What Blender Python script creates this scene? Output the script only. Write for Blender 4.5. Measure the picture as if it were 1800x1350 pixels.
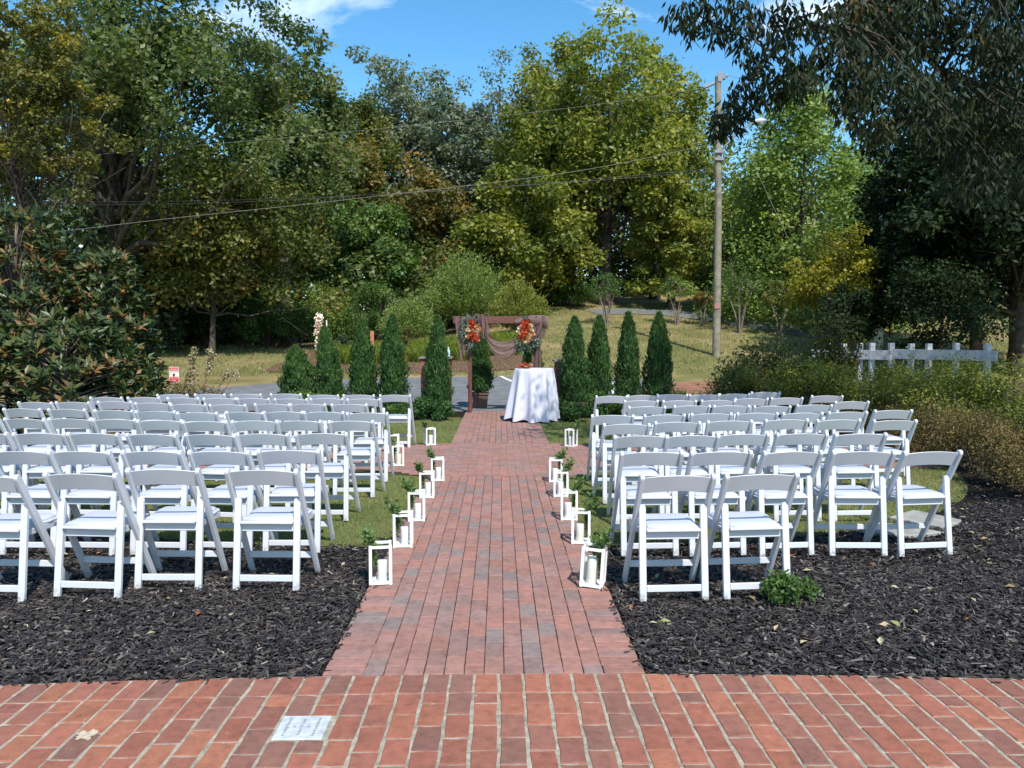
import bpy, bmesh, math, random
import numpy as np
from mathutils import Vector, Matrix
from math import radians, sin, cos, pi, atan2, sqrt, tan

random.seed(11)
RN = np.random.default_rng(7)
for o in list(bpy.data.objects): bpy.data.objects.remove(o)
SC = bpy.context.scene
COL = SC.collection

# ------------------------------------------------------------------ camera
F_PX = 1390.0; EYE = 1.657
YAW = math.atan(22 / F_PX); PIT = math.atan(80 / F_PX)
cam_d = bpy.data.cameras.new('camera'); cam = bpy.data.objects.new('camera', cam_d); COL.objects.link(cam)
cam.location = (0, 0, EYE); cam.rotation_euler = (pi / 2 - PIT, 0, -YAW)
cam_d.sensor_width = 36; cam_d.lens = 36 * F_PX / 1800; cam_d.clip_start = 0.05; cam_d.clip_end = 2000
SC.camera = cam
CF = Vector((sin(YAW) * cos(PIT), cos(YAW) * cos(PIT), -sin(PIT))); CR = Vector((cos(YAW), -sin(YAW), 0)); CU = CR.cross(CF)
def ray(px, py): return CF + CR * ((px - 900) / F_PX) - CU * ((py - 675) / F_PX)
def P(px, py, Y):                 # the point at depth Y seen at a measured spot of the photograph
    d = ray(px, py); return Vector((0, 0, EYE)) + d * (Y / d.y)
def G(px, py, z=0.0):
    d = ray(px, py); return Vector((0, 0, EYE)) + d * ((z - EYE) / d.z)

# ------------------------------------------------------------------ light
SUN_EL, SUN_AZ = radians(50), radians(160)     # sun behind the viewer, to the right
sd = Vector((sin(SUN_AZ) * cos(SUN_EL), cos(SUN_AZ) * cos(SUN_EL), sin(SUN_EL)))
sun_d = bpy.data.lights.new('sun', 'SUN'); sun_d.energy = 4.0; sun_d.angle = radians(0.55); sun_d.color = (1.0, .955, .88)
sun = bpy.data.objects.new('sun', sun_d); COL.objects.link(sun); sun.rotation_euler = sd.to_track_quat('Z', 'Y').to_euler()
W = bpy.data.worlds.new('World'); SC.world = W; W.use_nodes = True
wn = W.node_tree; wn.nodes.clear()
def wnode(t, **k):
    n = wn.nodes.new(t)
    for a, b in k.items(): setattr(n, a, b)
    return n
sky = wnode('ShaderNodeTexSky', sky_type='NISHITA', sun_disc=False, sun_elevation=SUN_EL, sun_rotation=SUN_AZ, altitude=300, air_density=1.0, dust_density=.3, ozone_density=1.6)
hs = wnode('ShaderNodeHueSaturation'); hs.inputs['Saturation'].default_value = 1.3; hs.inputs['Hue'].default_value = .49
tc = wnode('ShaderNodeTexCoord'); mp = wnode('ShaderNodeMapping'); mp.inputs['Scale'].default_value = (1.3, 1.3, 3.6); mp.inputs['Location'].default_value = (.35, .1, .22)
nz = wnode('ShaderNodeTexNoise'); nz.inputs['Scale'].default_value = 2.1; nz.inputs['Detail'].default_value = 9; nz.inputs['Roughness'].default_value = .58; nz.inputs['Distortion'].default_value = .5
cr = wnode('ShaderNodeValToRGB'); cr.color_ramp.elements[0].position = .54; cr.color_ramp.elements[0].color = (0, 0, 0, 1); cr.color_ramp.elements[1].position = .72; cr.color_ramp.elements[1].color = (.85, .85, .85, 1)
mx = wnode('ShaderNodeMixRGB'); mx.inputs[2].default_value = (8.2, 8.6, 9.2, 1)
bg = wnode('ShaderNodeBackground'); bg.inputs['Strength'].default_value = 0.15
wo = wnode('ShaderNodeOutputWorld')
L = wn.links.new
L(sky.outputs[0], hs.inputs['Color']); L(tc.outputs['Generated'], mp.inputs[0]); L(mp.outputs[0], nz.inputs['Vector']); 
cd_ = ray(470, -60).normalized(); dp = wnode('ShaderNodeVectorMath', operation='DOT_PRODUCT'); dp.inputs[1].default_value = cd_; L(tc.outputs['Generated'], dp.inputs[0])
mr = wnode('ShaderNodeMapRange', interpolation_type='SMOOTHSTEP'); mr.inputs['From Min'].default_value = .975; mr.inputs['From Max'].default_value = .999; mr.inputs['To Min'].default_value = -.07; mr.inputs['To Max'].default_value = .15; L(dp.outputs['Value'], mr.inputs['Value'])
ad = wnode('ShaderNodeMath', operation='ADD'); L(nz.outputs[0], ad.inputs[0]); L(mr.outputs[0], ad.inputs[1]); L(ad.outputs[0], cr.inputs[0])
L(cr.outputs[0], mx.inputs[0]); L(hs.outputs[0], mx.inputs[1]); L(mx.outputs[0], bg.inputs[0]); L(bg.outputs[0], wo.inputs[0])
SC.view_settings.view_transform = 'Standard'; SC.view_settings.look = 'None'; SC.view_settings.gamma = 1; SC.view_settings.exposure = 0.60
SC.view_settings.use_curve_mapping = False
try:
    SC.cycles.max_bounces = 6; SC.cycles.transparent_max_bounces = 24; SC.cycles.caustics_reflective = False; SC.cycles.caustics_refractive = False
except Exception: pass

# ------------------------------------------------------------------ helpers
def tag(o, label=None, cat=None, group=None, kind=None):
    if label: o['label'] = label
    if cat: o['category'] = cat
    if group: o['group'] = group
    if kind: o['kind'] = kind
    return o
def link(name, me, mat=None, parent=None, loc=None, rot=None):
    o = bpy.data.objects.new(name, me); COL.objects.link(o)
    if mat is not None and not me.materials: me.materials.append(mat)
    if parent: o.parent = parent
    if loc is not None: o.location = loc
    if rot is not None: o.rotation_euler = rot
    return o
def empty(name, loc=(0, 0, 0), rz=0, label=None, cat=None, group=None):
    o = bpy.data.objects.new(name, None); COL.objects.link(o); o.location = loc; o.rotation_euler = (0, 0, rz); o.empty_display_size = .1
    return tag(o, label, cat, group)
def kids(o): return [c for c in bpy.data.objects if c.parent == o]
def copy_thing(tree, loc, rz, label, scale=None):     # tree = (root, [(child, [grandchildren])])
    root, ch = tree
    r = root.copy(); COL.objects.link(r); r.location = loc; r.rotation_euler = (0, 0, rz); r['label'] = label
    if scale: r.scale = scale
    for c, gs in ch:
        n = c.copy(); COL.objects.link(n); n.parent = r
        for g in gs:
            m = g.copy(); COL.objects.link(m); m.parent = n
    return r
def treeof(o): return (o, [(c, kids(c)) for c in kids(o)])

def mesh_np(name, V, F, att=None, smooth=False):
    V = np.asarray(V, dtype=np.float32); F = np.asarray(F, dtype=np.int32); k = F.shape[1]; m = len(F)
    me = bpy.data.meshes.new(name); me.vertices.add(len(V)); me.vertices.foreach_set('co', V.ravel())
    me.loops.add(m * k); me.loops.foreach_set('vertex_index', F.ravel())
    me.polygons.add(m); me.polygons.foreach_set('loop_start', np.arange(0, m * k, k, dtype=np.int32)); me.polygons.foreach_set('loop_total', np.full(m, k, dtype=np.int32))
    me.polygons.foreach_set('use_smooth', np.full(m, bool(smooth)))
    me.update(calc_edges=True)
    if att is not None:
        a = me.attributes.new('v', 'FLOAT', 'POINT'); a.data.foreach_set('value', np.asarray(att, dtype=np.float32))
    return me
def nrm(a): return a / (np.linalg.norm(a, axis=1, keepdims=True) + 1e-9)
def leaves_geo(Pn, D, N, Ln, Wd, v, fold=0.0):
    """one diamond leaf per row"""
    D = nrm(D); S = nrm(np.cross(D, N)); n = len(Pn); Ln = np.asarray(Ln).reshape(-1, 1) * np.ones((n, 1)); Wd = np.asarray(Wd).reshape(-1, 1) * np.ones((n, 1))
    up = nrm(np.cross(S, D))
    A = Pn; B = Pn + D * Ln * .45 + S * Wd * .5 + up * fold * Ln; C = Pn + D * Ln; E = Pn + D * Ln * .45 - S * Wd * .5 + up * fold * Ln
    V = np.stack([A, B, C, E], 1).reshape(-1, 3); F = np.arange(4 * n).reshape(n, 4)
    return V, F, np.repeat(v, 4)
class Geo:
    def __init__(s): s.V = []; s.F = []; s.A = []; s.n = 0
    def add(s, V, F, A=None):
        V = np.asarray(V, dtype=np.float64); F = np.asarray(F)
        s.V.append(V); s.F.append(F + s.n); s.A.append(np.zeros(len(V)) if A is None else (np.full(len(V), A) if np.isscalar(A) else A)); s.n += len(V)
    def tube(s, pts, rad, sides=6, A=None):
        pts = np.asarray(pts, float); n = len(pts); V = []
        for i in range(n):
            d = pts[min(i + 1, n - 1)] - pts[max(i - 1, 0)]; d = d / (np.linalg.norm(d) + 1e-9)
            a = np.cross(d, [0, 0, 1.0]) if abs(d[2]) < .95 else np.cross(d, [1.0, 0, 0]); a /= np.linalg.norm(a); b = np.cross(d, a)
            t = np.arange(sides) * 2 * pi / sides
            V.append(pts[i] + rad[i] * (np.outer(np.cos(t), a) + np.outer(np.sin(t), b)))
        V = np.concatenate(V); F = []
        for i in range(n - 1):
            for j in range(sides):
                F.append((i * sides + j, i * sides + (j + 1) % sides, (i + 1) * sides + (j + 1) % sides, (i + 1) * sides + j))
        s.add(V, F, A)
    def box(s, a, b, A=None, M=None):
        x0, y0, z0 = a; x1, y1, z1 = b
        V = np.array([(x0, y0, z0), (x1, y0, z0), (x1, y1, z0), (x0, y1, z0), (x0, y0, z1), (x1, y0, z1), (x1, y1, z1), (x0, y1, z1)], float)
        if M is not None: V = V @ np.array(M.to_3x3()).T + np.array(M.translation)
        s.add(V, [(3, 2, 1, 0), (4, 5, 6, 7), (0, 1, 5, 4), (1, 2, 6, 5), (2, 3, 7, 6), (3, 0, 4, 7)], A)
    def mesh(s, name, smooth=False): return mesh_np(name, np.concatenate(s.V), np.concatenate(s.F), np.concatenate(s.A), smooth)

def bevel_mesh(me, w=.003, seg=1, smooth=False):
    bm = bmesh.new(); bm.from_mesh(me)
    bmesh.ops.recalc_face_normals(bm, faces=bm.faces)
    bmesh.ops.bevel(bm, geom=[e for e in bm.edges if len(e.link_faces) == 2 and e.calc_face_angle(0) > .6], offset=w, segments=seg, affect='EDGES', clamp_overlap=True)
    if smooth:
        for f in bm.faces: f.smooth = True
    bm.to_mesh(me); bm.free(); return me

def text_mesh(body, size, m, parent, loc, rot):
    cu = bpy.data.curves.new('lettering', 'FONT'); cu.body = body; cu.size = size; cu.align_x = 'CENTER'; cu.extrude = .0003; cu.resolution_u = 2
    t_o = bpy.data.objects.new('lettering_source', cu); COL.objects.link(t_o); bpy.context.view_layer.update()
    me = bpy.data.meshes.new_from_object(t_o.evaluated_get(bpy.context.evaluated_depsgraph_get())); me.name = 'lettering'; bpy.data.objects.remove(t_o); bpy.data.curves.remove(cu); me.materials.clear()
    return link('lettering', me, m, parent, loc, rot)

# ------------------------------------------------------------------ materials
def mat(name):
    m = bpy.data.materials.new(name); m.use_nodes = True; t = m.node_tree; b = t.nodes['Principled BSDF']
    return m, t, b
def N(t, ty, **k):
    n = t.nodes.new(ty)
    for a, b in k.items():
        if a in n.inputs: n.inputs[a].default_value = b
        else: setattr(n, a, b)
    return n
def ramp(t, fac, stops):
    r = t.nodes.new('ShaderNodeValToRGB'); e = r.color_ramp.elements
    e[0].position = stops[0][0]; e[0].color = (*stops[0][1], 1); e[1].position = stops[-1][0]; e[1].color = (*stops[-1][1], 1)
    for p, c in stops[1:-1]:
        x = e.new(p); x.color = (*c, 1)
    t.links.new(fac, r.inputs[0]); return r.outputs[0]
def coords(t, obj=True): return t.nodes.new('ShaderNodeTexCoord').outputs['Object'] if obj else t.nodes.new('ShaderNodeNewGeometry').outputs['Position']
def noise(t, vec, scale, detail=4, rough=.55):
    n = N(t, 'ShaderNodeTexNoise', Scale=scale, Detail=detail, Roughness=rough); t.links.new(vec, n.inputs['Vector']); return n.outputs[0]
def mixc(t, fac, a, b, mode='MIX'):
    m = t.nodes.new('ShaderNodeMixRGB'); m.blend_type = mode
    for i, x in enumerate((fac, a, b)):
        if isinstance(x, (int, float)): m.inputs[i].default_value = x
        elif isinstance(x, tuple): m.inputs[i].default_value = (*x, 1)
        else: t.links.new(x, m.inputs[i])
    return m.outputs[0]
def bump(t, b, h, strength=.4, dist=.01):
    n = N(t, 'ShaderNodeBump', Strength=strength, Distance=dist); t.links.new(h, n.inputs['Height']); t.links.new(n.outputs[0], b.inputs['Normal'])
def leafmat(name, stops, rough=.5, trans=.28, spec=.35, tcol=(1.25, 1.35, .5)):
    m, t, b = mat(name)
    a = N(t, 'ShaderNodeAttribute', attribute_name='v')
    pos = coords(t, False); n1 = noise(t, pos, .35, 3)
    add = N(t, 'ShaderNodeMath', operation='MULTIPLY_ADD'); t.links.new(n1, add.inputs[0]); add.inputs[1].default_value = .5; t.links.new(a.outputs['Fac'], add.inputs[2])
    sub = N(t, 'ShaderNodeMath', operation='SUBTRACT'); t.links.new(add.outputs[0], sub.inputs[0]); sub.inputs[1].default_value = .25
    c = ramp(t, sub.outputs[0], stops)
    t.links.new(c, b.inputs['Base Color']); b.inputs['Roughness'].default_value = rough; b.inputs['Specular IOR Level'].default_value = spec
    tr = t.nodes.new('ShaderNodeBsdfTranslucent'); t.links.new(mixc(t, 1.0, c, tcol, 'MULTIPLY'), tr.inputs[0])
    ms = t.nodes.new('ShaderNodeMixShader'); ms.inputs[0].default_value = trans
    t.links.new(b.outputs[0], ms.inputs[1]); t.links.new(tr.outputs[0], ms.inputs[2]); t.links.new(ms.outputs[0], t.nodes['Material Output'].inputs[0])
    return m
def simple(name, col, rough=.5, var=.15, scale=8, bumps=0, spec=.5, metal=0, obj=True):
    m, t, b = mat(name); v = coords(t, obj); n = noise(t, v, scale, 5)
    c = ramp(t, n, [(.3, tuple(x * (1 - var) for x in col)), (.7, tuple(min(1, x * (1 + var)) for x in col))])
    t.links.new(c, b.inputs['Base Color']); b.inputs['Roughness'].default_value = rough; b.inputs['Specular IOR Level'].default_value = spec; b.inputs['Metallic'].default_value = metal
    if bumps: bump(t, b, noise(t, v, scale * 4, 4), bumps, .01)
    return m
def brickmat(name, source, speck=(.62, .56, .5), speck_amt=.5, fine=260, moss=.0):
    """colour from the object (each brick its own) or from the mesh attribute; grain, pits and pale wear on top"""
    m, t, b = mat(name); v = coords(t, False)
    if source == 'object': c = t.nodes.new('ShaderNodeObjectInfo').outputs['Color']
    else: c = N(t, 'ShaderNodeAttribute', attribute_name='Col').outputs['Color']
    n1 = noise(t, v, 22, 6, .62); n2 = noise(t, v, fine, 3, .7); n3 = noise(t, v, 7, 4)
    c = mixc(t, 1.0, c, ramp(t, n1, [(.28, (.74, .72, .73)), (.5, (1, 1, 1)), (.75, (1.25, 1.18, 1.14))]), 'MULTIPLY')
    c = mixc(t, 1.0, c, ramp(t, n2, [(.25, (.72, .72, .72)), (.5, (1, 1, 1)), (.8, (1.3, 1.3, 1.3))]), 'MULTIPLY')
    sp = ramp(t, n1, [(.66, (0, 0, 0)), (.74, (speck_amt,) * 3)])
    sp2 = mixc(t, 1.0, sp, ramp(t, n3, [(.5, (0, 0, 0)), (.62, (1, 1, 1))]), 'MULTIPLY')
    c = mixc(t, sp2, c, speck)
    t.links.new(c, b.inputs['Base Color']); b.inputs['Roughness'].default_value = .85; b.inputs['Specular IOR Level'].default_value = .25
    bump(t, b, mixc(t, .5, n1, n2), .5, .004)
    return m

M = {}
M['chair'] = simple('white_resin', (.62, .635, .665), .38, .02, 5, spec=.45)
def chairmat():
    m, t, b = mat('white_resin'); v = coords(t); sp = N(t, 'ShaderNodeSeparateXYZ'); t.links.new(v, sp.inputs[0]); pos = coords(t, False); n = noise(t, pos, 45, 5, .7)
    mrn = N(t, 'ShaderNodeMapRange'); t.links.new(sp.outputs['Z'], mrn.inputs['Value']); mrn.inputs['From Min'].default_value = .0; mrn.inputs['From Max'].default_value = .07; mrn.inputs['To Min'].default_value = .95; mrn.inputs['To Max'].default_value = .0
    mm = N(t, 'ShaderNodeMath', operation='MULTIPLY'); t.links.new(mrn.outputs[0], mm.inputs[0]); t.links.new(ramp(t, n, [(.42, (0, 0, 0)), (.6, (1, 1, 1))]), mm.inputs[1])
    n2 = noise(t, pos, 3.5, 4); base = ramp(t, n2, [(.3, (.575, .585, .61)), (.7, (.615, .625, .65))]); sc_ = ramp(t, noise(t, pos, 130, 4, .75), [(.70, (0, 0, 0)), (.76, (.35, .35, .35))])
    c = mixc(t, sc_, base, (.42, .41, .40)); t.links.new(mixc(t, mm.outputs[0], c, (.16, .12, .09)), b.inputs['Base Color']); b.inputs['Roughness'].default_value = .42; b.inputs['Specular IOR Level'].default_value = .4
    bump(t, b, noise(t, pos, 160, 3), .06, .002); return m
M['chair'] = chairmat()
M['cushion'] = simple('white_vinyl', (.52, .535, .59), .42, .015, 4, spec=.4)
M['paint'] = simple('white_paint', (.80, .79, .75), .45, .04, 20)
M['fence'] = simple('shaded_weathered_white_paint', (.47, .475, .48), .75, .25, 9, .2)  # white greyed to carry the tree shade, with weathered mottling
M['wax'] = simple('candle_wax', (.80, .80, .80), .45, .03, 10)
M['wax_ivory'] = simple('ivory_candle_wax', (.80, .76, .66), .45, .03, 10)
M['wick'] = simple('wick', (.02, .02, .02), .9, .1)
M['bark'] = simple('bark', (.075, .062, .05), .95, .45, 6, .8, spec=.1, obj=False)
M['bark_pale'] = simple('pale_bark', (.19, .16, .13), .9, .4, 7, .6, spec=.1, obj=False)
M['bark_red'] = simple('pink_brown_bark', (.20, .11, .085), .9, .4, 7, .6, spec=.1, obj=False)
M['pole'] = simple('weathered_pole_wood', (.22, .20, .145), .9, .35, 5, .7)
M['metal'] = simple('galvanised_metal', (.22, .225, .23), .6, .2, 8)
M['black'] = simple('black_iron', (.02, .02, .022), .45, .2)
M['wire'] = simple('wire_sheath', (.20, .20, .17), .5, .1)
M['arch'] = simple('stained_arch_wood', (.12, .045, .032), .6, .3, 14, .3)
M['cloth'] = simple('white_table_linen', (.56, .56, .63), .75, .02, 3)
M['mortar'] = simple('mortar', (.34, .30, .23), .95, .35, 30, .6, spec=.1, obj=False)
M['sand'] = simple('joint_sand', (.045, .038, .034), .95, .5, 40, .5, spec=.1, obj=False)
M['terracotta'] = simple('brown_planter', (.10, .058, .05), .8, .25, 12, .2)
M['cap'] = simple('concrete_cap', (.16, .145, .13), .85, .3, 14, .4)
M['asphalt'] = simple('asphalt', (.155, .16, .165), .9, .25, 3, .4, spec=.2, obj=False)
M['road_paint'] = simple('road_paint', (.7, .7, .68), .7, .12, 20)
M['flag'] = simple('flagstone', (.30, .29, .26), .85, .25, 9, .6, obj=False)
M['brick_obj'] = brickmat('patio_brick', 'object')
M['brick_att'] = brickmat('patio_brick_far', 'att')
M['paver_obj'] = brickmat('concrete_paver', 'object', (.5, .44, .4), .12, 420)
M['paver_att'] = brickmat('concrete_paver_far', 'att', (.5, .44, .4), .12, 420)
def glassmat(name, tint=(.985, .992, .99)):
    m, t, b = mat(name); tr = t.nodes.new('ShaderNodeBsdfTransparent'); tr.inputs[0].default_value = (*tint, 1)
    gl = t.nodes.new('ShaderNodeBsdfGlossy'); gl.inputs['Roughness'].default_value = .03
    fr = N(t, 'ShaderNodeFresnel', IOR=1.45); ms = t.nodes.new('ShaderNodeMixShader')
    geo = t.nodes.new('ShaderNodeNewGeometry'); inv = N(t, 'ShaderNodeMath', operation='SUBTRACT'); inv.inputs[0].default_value = 1; t.links.new(geo.outputs['Backfacing'], inv.inputs[1])
    mu = N(t, 'ShaderNodeMath', operation='MULTIPLY'); t.links.new(fr.outputs[0], mu.inputs[0]); t.links.new(inv.outputs[0], mu.inputs[1]); t.links.new(mu.outputs[0], ms.inputs[0]); t.links.new(tr.outputs[0], ms.inputs[1]); t.links.new(gl.outputs[0], ms.inputs[2]); t.links.new(ms.outputs[0], t.nodes['Material Output'].inputs[0])
    return m
M['glass'] = glassmat('clear_glass')
# gauze: woven cloth that lets part of the light through
def gauze():
    m, t, b = mat('brown_gauze'); v = coords(t, False)
    w = noise(t, v, 18, 4); c = ramp(t, w, [(.3, (.115, .065, .058)), (.7, (.19, .115, .105))])
    t.links.new(c, b.inputs['Base Color']); b.inputs['Roughness'].default_value = .8
    tr = t.nodes.new('ShaderNodeBsdfTransparent'); ms = t.nodes.new('ShaderNodeMixShader'); ms.inputs[0].default_value = .16
    t.links.new(b.outputs[0], ms.inputs[1]); t.links.new(tr.outputs[0], ms.inputs[2]); t.links.new(ms.outputs[0], t.nodes['Material Output'].inputs[0])
    return m
M['gauze'] = gauze()
# ground materials
def grassmat(name, a, b_, c_, s1=1.2):
    m, t, b = mat(name); v = coords(t, False)
    n1 = noise(t, v, s1, 5); n2 = noise(t, v, 40, 5, .7); n3 = noise(t, v, .25, 3)
    c = ramp(t, n1, [(.32, a), (.5, b_), (.68, c_)])
    c = mixc(t, 1.0, c, ramp(t, n2, [(.3, (.55, .6, .5)), (.5, (1, 1, 1)), (.72, (1.35, 1.3, 1.2))]), 'MULTIPLY')
    c = mixc(t, 1.0, c, ramp(t, n3, [(.35, (.8, .9, .75)), (.65, (1.15, 1.05, 1.05))]), 'MULTIPLY')
    t.links.new(c, b.inputs['Base Color']); b.inputs['Roughness'].default_value = .95; b.inputs['Specular IOR Level'].default_value = .1
    bump(t, b, n2, .9, .03); return m
M['lawn'] = grassmat('short_lawn', (.125, .145, .048), (.165, .182, .066), (.205, .205, .09))
M['field'] = grassmat('autumn_lawn', (.16, .145, .055), (.235, .195, .09), (.31, .235, .13), .5)
M['soil'] = simple('dark_mulch_soil', (.020, .0155, .0135), .95, .5, 30, .9, spec=.1, obj=False)
M['straw'] = simple('pine_straw', (.13, .075, .05), .95, .45, 9, .9, spec=.1, obj=False)
M['clay'] = simple('red_clay', (.26, .13, .08), .95, .3, 3, .5, spec=.1, obj=False)
def ramp_att(name, stops, rough=.8, spec=.3):
    m, t, b = mat(name); a = N(t, 'ShaderNodeAttribute', attribute_name='v'); c = ramp(t, a.outputs['Fac'], stops)
    t.links.new(c, b.inputs['Base Color']); b.inputs['Roughness'].default_value = rough; b.inputs['Specular IOR Level'].default_value = spec; return m
M['chips'] = ramp_att('mulch_chips', [(0, (.006, .0055, .006)), (.42, (.024, .0185, .0165)), (.70, (.075, .058, .048)), (.9, (.13, .11, .095)), (1, (.30, .26, .21))], .6, .5)
M['fallen'] = ramp_att('fallen_leaf', [(0, (.35, .30, .18)), (.4, (.42, .38, .24)), (.6, (.30, .09, .03)), (.8, (.16, .07, .035)), (1, (.30, .33, .12))], .7)
M['blades'] = leafmat('grass_blades', [(.15, (.10, .13, .038)), (.5, (.175, .20, .068)), (.85, (.28, .265, .125))], .7, .2, .2)
LM = {
 'oak_dark': leafmat('dark_oak_leaf', [(.1, (0.041, 0.074, 0.023)), (.5, (0.098, 0.140, 0.044)), (.85, (0.201, 0.224, 0.076))], .5, .4, .35),
 'oak_olive': leafmat('olive_oak_leaf', [(.1, (.05, .075, .018)), (.5, (.13, .155, .036)), (.8, (.235, .225, .060)), (.97, (.32, .19, .05))], .5, .42),
 'oak_yellow': leafmat('yellowing_oak_leaf', [(.1, (.065, .095, .018)), (.5, (.190, .222, .038)), (.85, (.345, .325, .062))], .5, .42),
 'yellow': leafmat('yellow_leaf', [(.1, (.045, .055, .015)), (.42, (.11, .115, .026)), (.68, (.20, .18, .036)), (.9, (.42, .33, .05)), (.98, (.55, .34, .06))], .5, .40),
 'grey': leafmat('grey_green_leaf', [(.1, (0.085, 0.115, 0.080)), (.5, (0.170, 0.205, 0.145)), (.9, (0.280, 0.290, 0.210))], .5, .36, .3),
 'russet': leafmat('russet_leaf', [(.1, (.06, .07, .02)), (.42, (.14, .14, .035)), (.75, (.24, .175, .045)), (.97, (.36, .17, .045))], .5, .40),
 'cone': leafmat('light_green_leaf', [(.1, (0.070, 0.130, 0.024)), (.5, (0.170, 0.250, 0.056)), (.9, (0.320, 0.380, 0.090))], .5, .38),
 'green': leafmat('mid_green_leaf', [(.1, (0.032, 0.082, 0.022)), (.5, (0.082, 0.154, 0.036)), (.9, (0.180, 0.252, 0.064))], .5, .38),
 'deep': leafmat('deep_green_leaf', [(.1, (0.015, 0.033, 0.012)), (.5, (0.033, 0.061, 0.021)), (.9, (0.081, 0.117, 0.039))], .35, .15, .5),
 'willow': leafmat('willow_oak_leaf', [(.1, (0.010, 0.019, 0.008)), (.5, (0.021, 0.035, 0.014)), (.85, (0.050, 0.064, 0.024)), (.98, (0.120, 0.068, 0.020))], .6, .22, .22),  # leaf colours darkened to stand in for shade in the crown
 'magnolia': leafmat('magnolia_leaf', [(.1, (.020, .042, .012)), (.42, (.048, .078, .020)), (.62, (.10, .115, .030)), (.74, (.20, .105, .035)), (.95, (.30, .15, .055))], .42, .2, .4),
 'arbor': leafmat('arborvitae_spray', [(.1, (0.020, 0.055, 0.016)), (.5, (0.044, 0.103, 0.028)), (.9, (0.097, 0.172, 0.041))], .6, .22, .3),
 'azalea': leafmat('azalea_leaf', [(.1, (.06, .085, .018)), (.5, (.16, .185, .032)), (.85, (.32, .30, .055))], .45, .38),
 'brownshrub': leafmat('bronze_shrub_leaf', [(.1, (0.055, 0.048, 0.017)), (.5, (0.137, 0.103, 0.035)), (.85, (0.232, 0.158, 0.055))], .6, .25),
 'lilygrass': leafmat('grassy_blade', [(.1, (0.077, 0.116, 0.022)), (.5, (0.193, 0.246, 0.043)), (.9, (0.370, 0.385, 0.085))], .5, .38),
 'sprig': leafmat('fresh_sprig_leaf', [(.1, (0.045, 0.090, 0.022)), (.5, (0.105, 0.180, 0.045)), (.9, (0.210, 0.300, 0.090))], .4, .3),
 'euca': leafmat('blue_green_foliage', [(.1, (0.046, 0.072, 0.058)), (.5, (0.091, 0.124, 0.104)), (.9, (0.208, 0.247, 0.208))], .5, .2),
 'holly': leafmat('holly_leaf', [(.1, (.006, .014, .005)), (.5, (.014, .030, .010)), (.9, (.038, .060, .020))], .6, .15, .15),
 'bright_yellow': leafmat('bright_yellow_leaf', [(.1, (.12, .13, .02)), (.5, (.30, .28, .03)), (.85, (.50, .40, .05))], .5, .42),
}

# ------------------------------------------------------------------ ground
def ss(a, b, x):
    t = max(0.0, min(1.0, (x - a) / (b - a))); return t * t * (3 - 2 * t)
def gz(x, y):
    if y < 18.8: return 0.0
    z = .3 * ss(18.8, 27.5, y)
    if y > 26.5:
        s = ss(-7, 3, x); d = y - 26.5
        left = .095 * min(d, 10) + .02 * max(0, min(d - 10, 60))
        right = .165 * min(d, 30) + .05 * max(0, min(d - 30, 80))
        z += (left * (1 - s) + right * s) * ss(26.5, 29, y)
    return z
def T(px, py):                      # where a line of sight meets the ground
    d = ray(px, py); o = Vector((0, 0, EYE)); t = 3.0
    while t < 200:
        p = o + d * t
        if p.z < gz(p.x, p.y): break
        t += .05
    return Vector((p.x, p.y, gz(p.x, p.y)))
def sheet(name, xs, ys, off, m, bend=None):
    V = [(x, y, gz(x, y) + off) for y in ys for x in xs]; nx = len(xs)
    F = [(j * nx + i, j * nx + i + 1, (j + 1) * nx + i + 1, (j + 1) * nx + i) for j in range(len(ys) - 1) for i in range(nx - 1)]
    o = link(name, mesh_np(name, V, F, smooth=True), m); tag(o, kind='structure'); return o
xs = sorted(set(list(np.arange(-40, 40.1, 1.0)) + list(range(-600, 601, 40)))); ys = sorted(set([-60, -20, 0] + list(np.arange(16, 80, 1.0)) + list(range(80, 900, 60))))
sheet('lawn_ground', xs, ys, -.02, M['field'])
def poly_sheet(name, ring, off, m, cx=None):
    """fan/strip sheet that follows the ground, ring given as (x, y_near, y_far)"""
    V = []; K = 10
    for x, a, b in ring:
        for k in range(K + 1):
            y = a + (b - a) * k / K; V.append((x, y, gz(x, y) + off))
    F = [(i * (K + 1) + k, (i + 1) * (K + 1) + k, (i + 1) * (K + 1) + k + 1, i * (K + 1) + k + 1) for i in range(len(ring) - 1) for k in range(K)]
    o = link(name, mesh_np(name, V, F, smooth=True), m); tag(o, kind='structure'); return o
PX0, PX1 = -.868, .712                       # edges of the paved aisle
# mulch under everything between the patio and the drive
poly_sheet('mulch_ground', [(x, 3.6, 17.9 - .008 * x * x) for x in np.arange(-14, 14.1, .5)], -.008, M['soil'])
# drive beyond the arch
DRV = [(-13.0, 18.6, 20.0), (-10, 18.4, 21.8), (-8, 18.2, 24.2), (-6, 18.1, 26.0), (-4, 18.05, 27.0), (-2, 17.9, 27.3), (0, 17.9, 27.3), (2, 18.05, 27.2), (4, 18.1, 26.9), (6, 18.2, 25.2), (8, 18.5, 23.5), (9.2, 18.6, 22.3), (9.6, 20, 21)]
poly_sheet('asphalt_drive', DRV, .006, M['asphalt'])
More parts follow.
